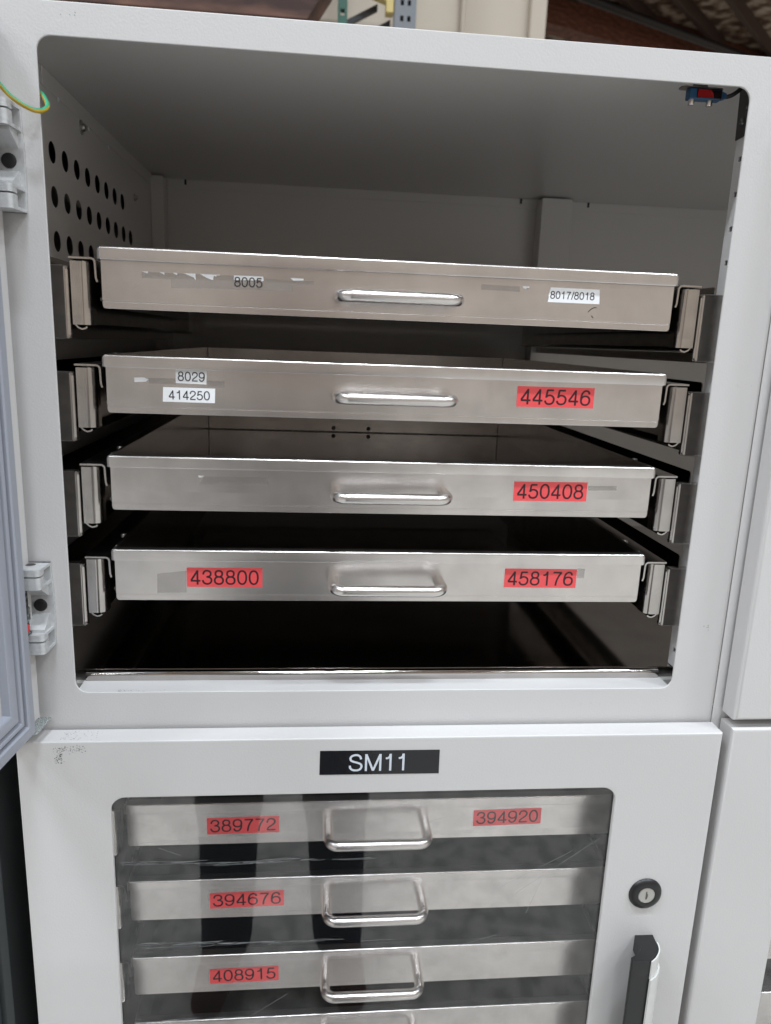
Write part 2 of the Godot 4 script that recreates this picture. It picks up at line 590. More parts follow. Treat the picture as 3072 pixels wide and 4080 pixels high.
func glyph(ch: String) -> Array:
	match ch:
		"0": return [ell(0.31, 0.5, 0.25, 0.45)]
		"1": return [V2([0.38, 0.0, 0.38, 1.0]), smooth_pts(V2([0.12, 0.735, 0.24, 0.755, 0.33, 0.83, 0.37, 0.97]))]
		"2": return [smooth_pts(V2([0.07, 0.63, 0.10, 0.80, 0.19, 0.92, 0.32, 0.95, 0.46, 0.91, 0.55, 0.78, 0.54, 0.64, 0.45, 0.50, 0.28, 0.36, 0.13, 0.22, 0.08, 0.05])), V2([0.05, 0.05, 0.58, 0.05])]
		"3": return [smooth_pts(V2([0.07, 0.69, 0.11, 0.84, 0.20, 0.93, 0.31, 0.95, 0.44, 0.91, 0.52, 0.80, 0.51, 0.66, 0.43, 0.57, 0.27, 0.53])), smooth_pts(V2([0.27, 0.53, 0.44, 0.50, 0.55, 0.39, 0.56, 0.24, 0.47, 0.10, 0.31, 0.05, 0.16, 0.09, 0.07, 0.20, 0.05, 0.31]))]
		"4": return [V2([0.43, 0.0, 0.43, 0.98]), V2([0.44, 0.95, 0.05, 0.29]), V2([0.03, 0.26, 0.60, 0.26])]
		"5": return [V2([0.53, 0.93, 0.16, 0.93]), V2([0.17, 0.95, 0.10, 0.46]), smooth_pts(V2([0.10, 0.48, 0.19, 0.58, 0.33, 0.61, 0.47, 0.55, 0.55, 0.43, 0.55, 0.26, 0.47, 0.11, 0.31, 0.05, 0.16, 0.08, 0.08, 0.17, 0.05, 0.27]))]
		"6": return [ell(0.315, 0.33, 0.25, 0.28), smooth_pts(V2([0.54, 0.74, 0.48, 0.89, 0.34, 0.95, 0.20, 0.89, 0.10, 0.72, 0.065, 0.50, 0.065, 0.33]))]
		"7": return [V2([0.05, 0.93, 0.58, 0.93]), smooth_pts(V2([0.57, 0.93, 0.45, 0.76, 0.34, 0.52, 0.27, 0.27, 0.24, 0.0]))]
		"8": return [ell(0.31, 0.745, 0.205, 0.205), ell(0.31, 0.295, 0.25, 0.245)]
		"9": return [ell(0.305, 0.67, 0.25, 0.28), smooth_pts(V2([0.08, 0.26, 0.14, 0.11, 0.28, 0.05, 0.42, 0.11, 0.52, 0.28, 0.555, 0.50, 0.555, 0.67]))]
		"/": return [V2([0.02, -0.03, 0.30, 1.0])]
		"S": return [smooth_pts(V2([0.66, 0.70, 0.61, 0.85, 0.48, 0.94, 0.34, 0.95, 0.18, 0.90, 0.09, 0.78, 0.12, 0.64, 0.26, 0.56, 0.46, 0.50, 0.63, 0.42, 0.69, 0.29, 0.64, 0.14, 0.51, 0.06, 0.36, 0.05, 0.20, 0.08, 0.09, 0.19, 0.06, 0.33]))]
		"M": return [V2([0.09, 0.0, 0.09, 1.0]), V2([0.86, 0.0, 0.86, 1.0]), V2([0.10, 0.98, 0.475, 0.02]), V2([0.475, 0.02, 0.85, 0.98])]
	return []

func advance(ch: String) -> float:
	return {"/": 0.38, "S": 0.90, "M": 1.10}.get(ch, 0.75)

func letters(text: String, x0: float, x1: float, y: float, h: float, z: float, stroke := 0.112, turn := 0.0) -> Geo:
	var g := Geo.new()
	var total := 0.0
	for ch in text:
		total += advance(ch)
	total -= 0.14
	var k := (x1 - x0) / total
	var x := x0
	var layer := 0
	for ch in text:
		for pts: PackedVector2Array in glyph(ch):
			layer = (layer + 1) % 4
			var l := []
			var r := []
			for i in pts.size():
				var d := (pts[mini(i + 1, pts.size() - 1)] - pts[maxi(i - 1, 0)])
				if pts.size() > 20 and pts[0].distance_to(pts[pts.size() - 1]) < 0.01 and (i == 0 or i == pts.size() - 1):
					d = pts[1] - pts[pts.size() - 2]
				d = d.normalized()
				var nn := Vector2(-d.y, d.x) * stroke * 0.5
				var a := pts[i] + nn
				var b := pts[i] - nn
				var mid := Vector2((x0 + x1) / 2, y + h / 2)
				for q in [[a, l], [b, r]]:
					var w := Vector2(x + (q[0].x * 1.07 - 0.02) * k, y + q[0].y * h)
					w = mid + (w - mid).rotated(turn)
					q[1].append(Vector3(w.x, w.y, z + 0.00003 * layer))
			for i in pts.size() - 1:
				g.quad(l[i], l[i + 1], r[i + 1], r[i], Vector3(0, 0, 1))
		x += advance(ch) * k
	return g

func flat(pts: PackedVector2Array, z: float, th := 0.0002) -> Geo:
	var g := Geo.new()
	g.prism(pts, 2, z - th, z)
	return g


# ------------------------------------------------------------------ trays
var tray_mesh := {}

func tray_meshes() -> void:
	# local frame: x from the middle, y from the underside, z as in the cabinet
	var g := Geo.new()                      # pan: floor, two sides, back with two round holes
	g.box(Vector3(-0.3034, 0.0010, -0.7587), Vector3(0.3034, 0.0022, -0.0237))
	tray_mesh.pan_floor = g.build()
	g = Geo.new()
	g.box(Vector3(-0.0006, 0.0010, -0.76), Vector3(0.0006, 0.0598, -0.0236))
	tray_mesh.side_wall = g.build()
	g = Geo.new()                           # back wall with two round holes, standing a little off the floor
	var cells := []
	for c in [[-0.3025, -0.08, false], [-0.08, -0.016, true], [-0.016, 0.058, true], [0.058, 0.3025, false]]:
		cells.append([c[0], 0.0042, c[1], 0.020, c[2], -0.047 if c[0] < -0.05 else 0.0265, 0.0105])
	cells.append([-0.3025, 0.020, 0.3025, 0.0598, false])
	g.holed(cells, 0.0045, func(u, v): return Vector3(u, v, -0.7588), Vector3(0, 0, 1))
	tray_mesh.back_wall = g.build()

	g = Geo.new()                           # front panel, rounded below
	g.panel(-0.3055, 0.0078, 0.3055, 0.0530, 0.0012, -0.022, -0.0234, 0.00035)
	g.panel(-0.3055, 0.0030, 0.3055, 0.0080, 0.0012, -0.0224, -0.0234, 0.00035)
	tray_mesh.front_panel = g.build()
	g = Geo.new()                           # the hem folded up along the lower edge
	g.panel(-0.3053, 0.0, 0.3053, 0.0070, 0.0032, -0.02235, -0.0238, 0.0005)
	tray_mesh.hem = g.build()
	g = Geo.new()                           # rim: rolled lip along the front and both sides
	var path := PackedVector2Array([Vector2(0.0485, -0.0176), Vector2(0.0489, -0.0172)])
	path.append_array(arc2(Vector2(0.0587, -0.0190), 0.0018, 90.0, 0.0, 6))
	path.append(Vector2(0.0602, -0.028))
	g.sheet(path, 0.0012, 0, -0.3046, 0.3046)
	for s in [-1.0, 1.0]:
		var p2 := PackedVector2Array([Vector2(s * 0.3075, 0.0485)])
		p2.append_array(PackedVector2Array([Vector2(s * 0.3075, 0.0575), Vector2(s * 0.3069, 0.0595), Vector2(s * 0.305, 0.0605), Vector2(s * 0.3035, 0.0605)]))
		g.sheet(p2, 0.0012, 2, -0.034, -0.0212)
		g.box(Vector3(minf(s * 0.3035, s * 0.3068), 0.0598, -0.76), Vector3(maxf(s * 0.3035, s * 0.3068), 0.0610, -0.034))
		# rounded corner between the front lip and the side lip
		for i in 5:
			var a0 := PI / 2 * i / 5.0
			var a1 := PI / 2 * (i + 1) / 5.0
			var c := Vector3(s * 0.3046, 0.0, -0.0202)
			var e0 := c + Vector3(s * sin(a0), 0, cos(a0)) * 0.0036
			var e1 := c + Vector3(s * sin(a1), 0, cos(a1)) * 0.0036
			var up := Vector3(0, 0.0575, 0)
			g.quad(e0 + Vector3(0, 0.0485, 0), e1 + Vector3(0, 0.0485, 0), e1 + up, e0 + up, e0 - c)
			var t0 := c + Vector3(s * sin(a0), 0, cos(a0)) * 0.0022 + Vector3(0, 0.0601, 0)
			var t1 := c + Vector3(s * sin(a1), 0, cos(a1)) * 0.0022 + Vector3(0, 0.0601, 0)
			g.quad(e0 + up, e1 + up, t1, t0, e0 - c + Vector3.UP * 0.004)
			g.face(t0, t1, c + Vector3(0, 0.0610, 0), Vector3.UP)
	g.smooth = 0.6
	tray_mesh.rim = g.build()

	g = Geo.new()                           # bow handle
	var hp := PackedVector3Array()
	var hw := 0.0612
	var hr := 0.013
	var zb := 0.0165
	hp.append(Vector3(-hw, 0, -0.0225)); hp.append(Vector3(-hw, 0, -0.008)); hp.append(Vector3(-hw, 0, zb - hr))
	for q in arc2(Vector2(-hw + hr, zb - hr), hr, 180, 90, 8): hp.append(Vector3(q.x, 0, q.y))
	hp.append(Vector3(-0.02, 0, zb)); hp.append(Vector3(0.02, 0, zb))
	for q in arc2(Vector2(hw - hr, zb - hr), hr, 90, 0, 8): hp.append(Vector3(q.x, 0, q.y))
	hp.append(Vector3(hw, 0, -0.008)); hp.append(Vector3(hw, 0, -0.0225))
	g.tube(hp, 0.0063, 20)
	tray_mesh.handle = g.build()

	for s in [-1, 1]:                       # telescopic runner hooked over the tray's side
		g = Geo.new()
		var m := func(x: float) -> float: return s * (x - XC)
		var pl := PackedVector2Array([Vector2(m.call(0.6860), -0.0275), Vector2(m.call(0.6788), -0.0275)])
		for q in arc2(Vector2(0.6770, -0.0370), 0.0095, 82, 176, 12): pl.append(Vector2(m.call(q.x), q.y))
		pl.append(Vector2(m.call(0.6675), -0.046))
		g.sheet(pl, 0.0013, 1, -0.0172, 0.0462)
		g.box(Vector3(minf(m.call(0.6846), m.call(0.6858)), -0.0172, -0.74), Vector3(maxf(m.call(0.6846), m.call(0.6858)), 0.0462, -0.0285))
		var fl := PackedVector2Array([Vector2(m.call(0.6866), 0.0492), Vector2(m.call(0.6645), 0.0492)])
		for q in arc2(Vector2(0.6645, 0.0452), 0.004, 90, 180, 5): fl.append(Vector2(m.call(q.x), q.y))
		fl.append(Vector2(m.call(0.6600), 0.030)); fl.append(Vector2(m.call(0.6588), 0.0262))
		g.sheet(fl, 0.0020, 2, -0.74, -0.0245)
		var hk := PackedVector2Array([Vector2(m.call(0.6842), -0.0165), Vector2(m.call(0.6815), -0.0198), Vector2(m.call(0.6775), -0.0216), Vector2(m.call(0.6735), -0.0206), Vector2(m.call(0.6722), -0.0190)])
		g.sheet(hk, 0.0017, 2, -0.70, -0.0280)
		var eye := PackedVector2Array([Vector2(m.call(0.6745), 0.0465), Vector2(m.call(0.6715), 0.0455), Vector2(m.call(0.6695), 0.0432)])
		g.sheet(eye, 0.0014, 2, -0.60, -0.0300)
		tray_mesh["runner%d" % s] = g.build()
	g = Geo.new()
	g.lathe(Vector3.ZERO, Vector3.RIGHT, V2([0.0, 0.0062, 0.0018, 0.006, 0.0022, 0.005, 0.0022, 0.0]), 10)
	tray_mesh.screw = g.build()
	g = Geo.new()
	g.lathe(Vector3.ZERO, Vector3.UP, V2([0.0, 0.0045, 0.0030, 0.0042, 0.0036, 0.0030, 0.0036, 0.0]), 12)
	tray_mesh.bolt = g.build()

func tray(rim: float, label: String, group: String, dx := 0.0, handle_y := 0.0256) -> Node3D:
	var t := thing("storage_tray", label, "tray", Vector3(XC + dx, rim - 0.061, 0), group)
	place(tray_mesh.pan_floor, "pan_floor", M.steel_floor, t)
	for s in [-1, 1]:
		place(tray_mesh.side_wall, "side_wall", M.steel_rail, t).position.x = s * 0.3041
	place(tray_mesh.back_wall, "back_wall", M.steel, t)
	place(tray_mesh.front_panel, "front_panel", M.steel, t)
	place(tray_mesh.hem, "hem", M.steel, t)
	place(tray_mesh.rim, "rim", M.steel, t)
	place(tray_mesh.handle, "handle", M.steel_handle, t).position.y = handle_y
	for s in [-1, 1]:
		place(tray_mesh["runner%d" % s], "runner", M.steel_rail, t)
		var b := place(tray_mesh.screw, "screw", M.bolt_dark, t)
		b.position = Vector3(s * 0.3047, 0.0095, -0.035)
		b.rotation.y = 0.0 if s > 0 else PI
		place(tray_mesh.bolt, "bolt", M.screw_steel, t).position = Vector3(s * 0.3105, 0.0570, -0.085)
	return t

# a printed label: corners run round the sheet in cabinet coordinates
func sticker(t: Node3D, pts: Array, text: String, tx: Array, sheet: String, ink: String, turn := 0.0, stroke := 0.112) -> void:
	var p := PackedVector2Array()
	for q in V2(pts):
		p.append(q - Vector2(t.position.x, t.position.y))
	var l := put(flat(p, -0.0216, 0.0004), "label", M[sheet], t)
	if text:
		put(letters(text, tx[0] - t.position.x, tx[1] - t.position.x, tx[2] - t.position.y, tx[3], -0.02152, stroke, turn), "lettering", M[ink], l)

func scrap(t: Node3D, pts: Array, m := "label_white", called := "label_scrap", z := -0.0217) -> void:
	var p := PackedVector2Array()
	for q in V2(pts):
		p.append(q - Vector2(t.position.x, t.position.y))
	put(flat(p, z, 0.0001 if m == "residue" else 0.0002), called, M[m], t)

func red_label(t: Node3D, x0: float, y1: float, w: float, h: float, text: String, turn := 0.0) -> void:
	var c := Vector2(x0 + w / 2, y1 - h / 2)
	var p := []
	for q in [Vector2(-w, h), Vector2(w, h), Vector2(w, -h), Vector2(-w, -h)]:
		var r: Vector2 = c + (q * 0.5).rotated(turn)
		p.append(r.x); p.append(r.y)
	sticker(t, p, text, [x0 + 0.0042, x0 + w - 0.0046, y1 - h + 0.0028, 0.0174], "label_red", "print_dark", turn)

func trays() -> void:
	tray_meshes()
	var up := "steel trays in the open upper compartment"
	var t := tray(-0.1816, "top steel tray in the open compartment, labels 8005 and 8017/8018", up, 0.0, 0.0215)
	# old label glue and torn paper on the top tray
	scrap(t, [0.0836, -0.2046, 0.1383, -0.2046, 0.1382, -0.2108, 0.0835, -0.2108], "residue", "glue_residue", -0.02185)
	scrap(t, [0.1383, -0.2046, 0.177, -0.2044, 0.2376, -0.2070, 0.2377, -0.2174, 0.1457, -0.2182, 0.1457, -0.2108, 0.1383, -0.2108], "residue", "glue_residue", -0.02185)
	scrap(t, [0.113, -0.2110, 0.1455, -0.2110, 0.1455, -0.2185, 0.1128, -0.2195], "residue", "glue_residue", -0.02185)
	scrap(t, [0.2382, -0.2064, 0.2596, -0.2062, 0.2596, -0.2105, 0.2383, -0.2109], "residue", "glue_residue", -0.02185)
	scrap(t, [0.4385, -0.2015, 0.481, -0.2020, 0.481, -0.2075, 0.4385, -0.2070], "residue", "glue_residue", -0.02185)
	for q in [[0.0839, -0.2042, 0.0899, -0.2042, 0.0897, -0.206], [0.1015, -0.2042, 0.1064, -0.2043, 0.1063, -0.2066], [0.1149, -0.2042, 0.1195, -0.2042, 0.1192, -0.2065],
			[0.1261, -0.2042, 0.1379, -0.2042, 0.1377, -0.2104, 0.1362, -0.2081, 0.1326, -0.2067], [0.1422, -0.2042, 0.1625, -0.2042, 0.1622, -0.2049, 0.1594, -0.2049, 0.159, -0.2061, 0.1565, -0.2052, 0.1555, -0.2096, 0.1492, -0.2078],
			[0.2353, -0.2041, 0.2491, -0.2042, 0.2489, -0.2061, 0.2382, -0.2066], [0.4834, -0.2016, 0.4912, -0.2016, 0.4911, -0.2033, 0.4888, -0.203, 0.4879, -0.2042, 0.4849, -0.2036]]:
		scrap(t, q)
	sticker(t, [0.177, -0.2041, 0.2069, -0.204, 0.2078, -0.2077, 0.2054, -0.2089, 0.2050, -0.2070, 0.1967, -0.2082, 0.1769, -0.2085], "8005", [0.1774, 0.2060, -0.2152, 0.0098], "label_white", "print_black")
	sticker(t, [0.5149, -0.2014, 0.5696, -0.2016, 0.5707, -0.2167, 0.5128, -0.2168, 0.5136, -0.2125, 0.5133, -0.2090], "8017/8018", [0.5152, 0.5642, -0.2130, 0.0080], "label_white", "print_black", 0.004, 0.115)
	var g := Geo.new()
	for q in [[0.5591, -0.2254, 0.5623, -0.2221, 0.5652, -0.2206, 0.568, -0.2206], [0.5631, -0.2293, 0.5653, -0.2316]]:
		var p := V2(q)
		for i in p.size() - 1:
			var d := (p[i + 1] - p[i]).orthogonal().normalized() * 0.0004
			var o := Vector2(t.position.x, t.position.y)
			g.quad(Vector3(p[i].x - o.x + d.x, p[i].y - o.y + d.y, -0.0218), Vector3(p[i + 1].x - o.x + d.x, p[i + 1].y - o.y + d.y, -0.0218), Vector3(p[i + 1].x - o.x - d.x, p[i + 1].y - o.y - d.y, -0.0218), Vector3(p[i].x - o.x - d.x, p[i].y - o.y - d.y, -0.0218), Vector3(0, 0, 1))
	put(g, "pen_mark", M.ink, t)

	t = tray(-0.2890, "second steel tray with white 8029 and 414250 labels and red 445546 label", up)
	sticker(t, [0.1153, -0.3015, 0.1476, -0.3018, 0.1470, -0.317, 0.1149, -0.3164], "8029", [0.1174, 0.1452, -0.3142, 0.0099], "label_white", "print_black", -0.006)
	sticker(t, [0.1017, -0.3212, 0.1562, -0.3212, 0.1556, -0.3366, 0.1009, -0.3365], "414250", [0.1074, 0.1502, -0.3338, 0.0097], "label_white", "print_black")
	scrap(t, [0.0723, -0.3121, 0.0822, -0.3117, 0.0868, -0.3138, 0.0838, -0.316, 0.0721, -0.3167])
	scrap(t, [0.0868, -0.3120, 0.1150, -0.3118, 0.1150, -0.3180, 0.0868, -0.3180], "residue", "glue_residue", -0.02185)
	scrap(t, [0.1480, -0.3130, 0.1660, -0.3130, 0.1660, -0.3195, 0.1480, -0.3195], "residue", "glue_residue", -0.02185)
	red_label(t, 0.4868, -0.3076, 0.0884, 0.0227, "445546", 0.004)
	t = tray(-0.3952, "third steel tray in the open compartment with one red 450408 label", up)
	red_label(t, 0.4914, -0.4153, 0.0864, 0.0226, "450408", 0.006)
	scrap(t, [0.1365, -0.416, 0.1428, -0.4163, 0.1397, -0.4183, 0.137, -0.4183])
	scrap(t, [0.1428, -0.4170, 0.2128, -0.4165, 0.2128, -0.4250, 0.1375, -0.4262], "residue", "glue_residue", -0.02185)
	scrap(t, [0.5790, -0.4190, 0.6130, -0.4185, 0.6130, -0.4240, 0.5790, -0.4245], "residue", "glue_residue", -0.02185)
	t = tray(-0.5000, "lowest steel tray in the open compartment, red labels 438800 and 458176", up)
	red_label(t, 0.1216, -0.5218, 0.0846, 0.0228, "438800", 0.0)
	red_label(t, 0.4883, -0.5199, 0.0872, 0.0232, "458176", -0.003)
	scrap(t, [0.0891, -0.5293, 0.1214, -0.5258, 0.1210, -0.5517, 0.0884, -0.5519], "residue", "glue_residue", -0.02185)
	scrap(t, [0.5760, -0.5190, 0.5850, -0.5195, 0.5850, -0.5310, 0.5760, -0.5310], "residue", "glue_residue", -0.02185)

	var low := "steel trays behind the closed glazed doors"
	t = tray(-0.8195, "steel tray behind the glazed door, red labels 389772 and 394920", low, 0.0, 0.0218)
	red_label(t, 0.1386, -0.8430, 0.0881, 0.0226, "389772", 0.012)
	red_label(t, 0.4718, -0.8405, 0.0884, 0.0226, "394920", 0.018)
	t = tray(-0.9270, "glazed tray between the 389772 and 408915 trays, red label 394676", low, 0.0, 0.0218)
	red_label(t, 0.1403, -0.9504, 0.0930, 0.0224, "394676", 0.016)
	t = tray(-1.0400, "third tray down behind the scratched window, red label 408915", low, 0.0, 0.0218)
	red_label(t, 0.1383, -1.0654, 0.0888, 0.0220, "408915", 0.016)
	tray(-1.1404, "steel tray cut off by the lower picture edge under the 408915 tray", low, 0.0, 0.0218)
	tray(-1.0280, "upper of two steel trays in the neighbouring lower bay's window", low, PITCH, 0.0218)
	tray(-1.1404, "lower of two steel trays in the neighbouring lower bay's window", low, PITCH, 0.0218)


# ------------------------------------------------------------------ the cabinet
func cabinet() -> void:
	var c := thing("storage_cabinet", "light grey powder coated two bay storage cabinet, upper door swung open, name label SM11", "cabinet")
	var g := Geo.new()
	# front frames: open bay, the bay below it, and the neighbouring bays
	g.frame(Rect2(-0.0575, -0.76, 0.8150, 0.7895), Rect2(0, -H, W, H), 0.0135, 0.0, -0.002, [0.0015, 0.007, 0.0016, 0.0], 0.0019, 0.0007)
	put(g, "front_frame", M.paint, c)
	g = Geo.new()
	g.frame(Rect2(-0.0575, -1.78, 0.8150, 1.0198), Rect2(0, -1.70, W, 0.93), 0.0135, 0.0, -0.002, [0.0015, 0.007, 0.0, 0.0015], 0.0019, 0.0007)
	put(g, "front_frame", M.paint, c)
	g = Geo.new()
	g.frame(Rect2(0.7583, -0.76, 0.8150, 0.7895), Rect2(PITCH, -H, W, H), 0.0135, 0.0, -0.002, [0.008, 0.0015, 0.0016, 0.0], 0.0019, 0.0007)
	put(g, "front_frame", M.paint, c)
	g = Geo.new()
	g.frame(Rect2(0.7583, -1.78, 0.8150, 1.0198), Rect2(PITCH, -1.70, W, 0.93), 0.0135, 0.0, -0.002, [0.008, 0.0015, 0.0, 0.0015], 0.0019, 0.0007)
	put(g, "front_frame", M.paint, c)
	# bottom lip of the open bay
	for k in 2:
		g = Geo.new()
		g.box(Vector3(0.0005 + PITCH * k, -H - 0.002, -0.031), Vector3(W - 0.0005 + PITCH * k, -H, -0.002))
		put(g, "sill", M.paint, c)
	# shell
	g = Geo.new()
	g.box(Vector3(-0.0532, 0.0265, BACK), Vector3(1.5695, 0.0293, -0.0022))
	put(g, "ceiling_panel", M.paint_inside, c)
	g = Geo.new()
	g.box(Vector3(-0.0575, -1.75, BACK - 0.003), Vector3(1.5733, 0.0263, BACK))
	put(g, "back_panel", M.paint_inside, c)
	g = Geo.new()
	g.box(Vector3(-0.029, 0.0095, BACK + 0.0002), Vector3(1.5690, 0.0263, BACK + 0.0022), 0.0006)
	put(g, "back_flange", M.paint_inside, c)
	g = Geo.new()
	g.box(Vector3(1.5697, -1.75, BACK), Vector3(1.5733, 0.0293, -0.0022))
	put(g, "side_panel", M.paint_inside, c)
	g = Geo.new()
	g.box(Vector3(-0.0575, -1.75, BACK), Vector3(-0.0567, -0.6605, -0.0022))
	put(g, "side_panel", M.paint, c)
	g = Geo.new()
	g.box(Vector3(-0.0885, -0.66, BACK), Vector3(-0.0875, 0.0293, -0.040))
	g.box(Vector3(-0.0875, 0.0283, BACK), Vector3(-0.0533, 0.0293, -0.041))
	g.box(Vector3(-0.0875, -0.66, BACK), Vector3(-0.0533, -0.659, -0.041))
	g.box(Vector3(-0.0875, -0.659, -0.041), Vector3(-0.0533, 0.0283, -0.040))
	g.box(Vector3(-0.0875, -0.659, BACK), Vector3(-0.0575, 0.0283, BACK + 0.001))
	put(g, "air_duct", M.steel_pan, c)
	# perforated liner of the open bay
	g = Geo.new()
	var cells := []
	var rows := [-0.0607, -0.1102, -0.1610, -0.2110]
	var z0 := -0.193
	var pz := 0.0469
	cells.append([-0.0022, -0.655, z0 + pz / 2, 0.0263, false])
	var zend := z0 - 8.5 * pz
	cells.append([zend, -0.655, BACK, 0.0263, false])
	cells.append([z0 + pz / 2, rows[0] + 0.025, zend, 0.0263, false])
	cells.append([z0 + pz / 2, -0.655, zend, rows[3] - 0.0238, false])
	for r in 4:
		var top: float = rows[0] + 0.025 if r == 0 else (rows[r - 1] + rows[r]) / 2
		var bot: float = rows[3] - 0.0238 if r == 3 else (rows[r] + rows[r + 1]) / 2
		for i in 9:
			var z := z0 - i * pz
			cells.append([z - pz / 2, bot, z + pz / 2, top, not (r == 0 and i == 8), z, rows[r]])
	g.holed(cells, 0.0121, func(u, v): return Vector3(-0.0533, v, u), Vector3(1, 0, 0))
	put(g, "perforated_liner", M.paint_inside, c)
	g = Geo.new()
	g.box(Vector3(-0.0532, 0.006, BACK + 0.003), Vector3(-0.0518, 0.0263, -0.17), 0.0005)
	put(g, "ceiling_flange", M.paint_inside, c)
	for q in [[-0.0024, -0.3152, 0.0092], [-0.0393, -0.606, 0.0062]]:
		g = Geo.new()
		g.lathe(Vector3(-0.0533, q[0], q[1]), Vector3.RIGHT, V2([0.0, 0.006, q[2] * 0.35, 0.0062, q[2] * 0.5, 0.005, q[2] * 0.55, 0.0022, q[2], 0.0018, q[2], 0.0]), 16)
		put(g, "bolt", M.screw_steel, c)
	for q in [[0.0045, -0.2213], [0.0033, -0.3439], [0.0027, -0.4428]]:
		g = Geo.new()
		g.lathe(Vector3(-0.0517, q[0], q[1]), Vector3.RIGHT, V2([0.0, 0.0012, 0.0025, 0.0008, 0.0032, 0.0]), 12)
		put(g, "weld_spot", M.label_white, c)
	# posts behind
	for q in [[-0.0532, -0.0296], [0.704, 0.7665]]:
		g = Geo.new()
		g.box(Vector3(q[0], -1.74, BACK + 0.0025), Vector3(q[1], 0.0235, -0.738), 0.0012)
		put(g, "back_post", M.paint_inside, c)
	# three hanging slots along the top of the back: dark boxes for their shade
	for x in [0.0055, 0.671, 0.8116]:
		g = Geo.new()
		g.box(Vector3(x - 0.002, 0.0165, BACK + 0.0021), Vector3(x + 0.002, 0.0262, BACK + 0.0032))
		put(g, "dark_slot", M.black_plastic, c)
	# slotted front posts of the open bay
	g = Geo.new()
	var ys := [0.024]
	for y in [-0.0584, -0.0943, -0.1300, -0.1657, -0.6291]:
		ys.append(y + 0.0027); ys.append(y - 0.0027)
	ys.append(-0.651)
	for i in range(0, ys.size() - 1):
		var open := i % 2 == 1
		g.box(Vector3(0.7170, ys[i + 1], -0.0480), Vector3(0.7184, ys[i], -0.0392 if open else -0.0022))
	put(g, "slotted_post", M.paint, c)
	g = Geo.new()
	g.box(Vector3(0.7185, -0.651, -0.0480), Vector3(0.8065, 0.024, -0.0466))
	g.box(Vector3(0.8066, -0.651, -0.0480), Vector3(0.8080, 0.024, -0.0022))
	g.box(Vector3(0.7300, -0.651, -0.0465), Vector3(0.7312, 0.024, -0.0022))
	put(g, "mullion", M.paint_inside, c)
	g = Geo.new()
	g.box(Vector3(-0.0530, -0.655, -0.048), Vector3(-0.0185, 0.024, -0.0022), 0.0008)
	put(g, "slotted_post", M.paint, c)
	# dark plate with a screw at the head of the slotted post
	g = Geo.new()
	g.prism(V2([0.024, -0.0022, 0.024, -0.0530, -0.0372, -0.0495, -0.0350, -0.0022]), 0, 0.7159, 0.7168)
	put(g, "post_plate", M.dark_bracket, c)
	g = Geo.new()
	g.lathe(Vector3(0.7159, -0.0205, -0.0395), Vector3.LEFT, V2([0.0, 0.0022, 0.0022, 0.0024, 0.0036, 0.0016, 0.0042, 0.0]), 16)
	put(g, "screw", M.zinc, c)
	g = Geo.new()
	g.lathe(Vector3(0.7159, -0.0080, -0.0345), Vector3.LEFT, V2([0.0, 0.0010, 0.0018, 0.0008, 0.0022, 0.0]), 12)
	put(g, "screw", M.zinc, c)
	# chips and rubbed marks in the coat
	g = Geo.new()
	rng.seed = 5
	for q in [[0.7345, -0.585, 0.0009, 5, 0.0], [0.031, -0.4, 0.0006, 3, 0.0], [0.716, -0.41, 0.0006, 4, 0.02], [0.32, -0.69, 0.0004, 3, 0.01], [0.742, -0.30, 0.0005, 4, 0.03], [0.03, 0.018, 0.0007, 4, 0.004], [0.60, -0.684, 0.0005, 4, 0.02], [-0.02, -0.34, 0.0004, 4, 0.01]]:
		for i in q[3]:
			var o := Vector3(q[0] + rng.randfn(0, 0.002 + q[4]), q[1] + rng.randfn(0, 0.002), 0.0001)
			if o.x > 0.0 and o.x < W and o.y < 0.0 and o.y > -H: continue
			var e: Vector3 = Vector3(rng.randf_range(-1, 1), rng.randf_range(-1, 1), 0).normalized() * q[2]
			var f: Vector3 = Vector3(-e.y, e.x, 0) * rng.randf_range(0.2, 0.6)
			g.quad(o - e, o + f, o + e, o - f, Vector3(0, 0, 1))
	for i in 46:
		var o := Vector3(0.045 + absf(rng.randfn(0, 0.02)), -H + 0.0001, rng.randf_range(-0.006, -0.0015))
		var w := rng.randf_range(0.0003, 0.0012)
		g.quad(o - Vector3(w, 0, 0), o + Vector3(0, 0, 0.0002), o + Vector3(w, 0, 0), o - Vector3(0, 0, 0.0002), Vector3.UP)
	put(g, "chips", M.smudge_dark, c).set_meta("kind", "stuff")
	# steel floor of the upper bays with its rolled front edge
	g = Geo.new()
	g.box(Vector3(-0.0530, -0.6540, BACK + 0.003), Vector3(1.569, -0.6520, -0.0372))
	var p := PackedVector2Array([Vector2(-0.6530, -0.0372)])
	for q in arc2(Vector2(-0.6570, -0.0335), 0.0042, 0, 90, 6): p.append(Vector2(q.x, -0.0335 + (q.y + 0.0335)))
	p.append(Vector2(-0.6628, -0.0292))
	g.sheet(p, 0.0011, 0, 0.0022, 0.6965)
	put(g, "floor_panel", M.steel_pan, c)
	g = Geo.new()
	g.box(Vector3(-0.0530, -0.70, BACK + 0.003), Vector3(1.569, -0.668, -0.0330))
	put(g, "divider", M.paint_inside, c)
	g = Geo.new()
	g.box(Vector3(-0.0530, -1.75, BACK + 0.003), Vector3(1.569, -1.745, -0.0022))
	put(g, "bottom_panel", M.paint_inside, c)
	g = Geo.new()
	g.box(Vector3(-0.05, FLOOR_Y + 0.001, BACK), Vector3(1.566, -1.7805, -0.02), 0.002)
	put(g, "plinth", M.charcoal, c)
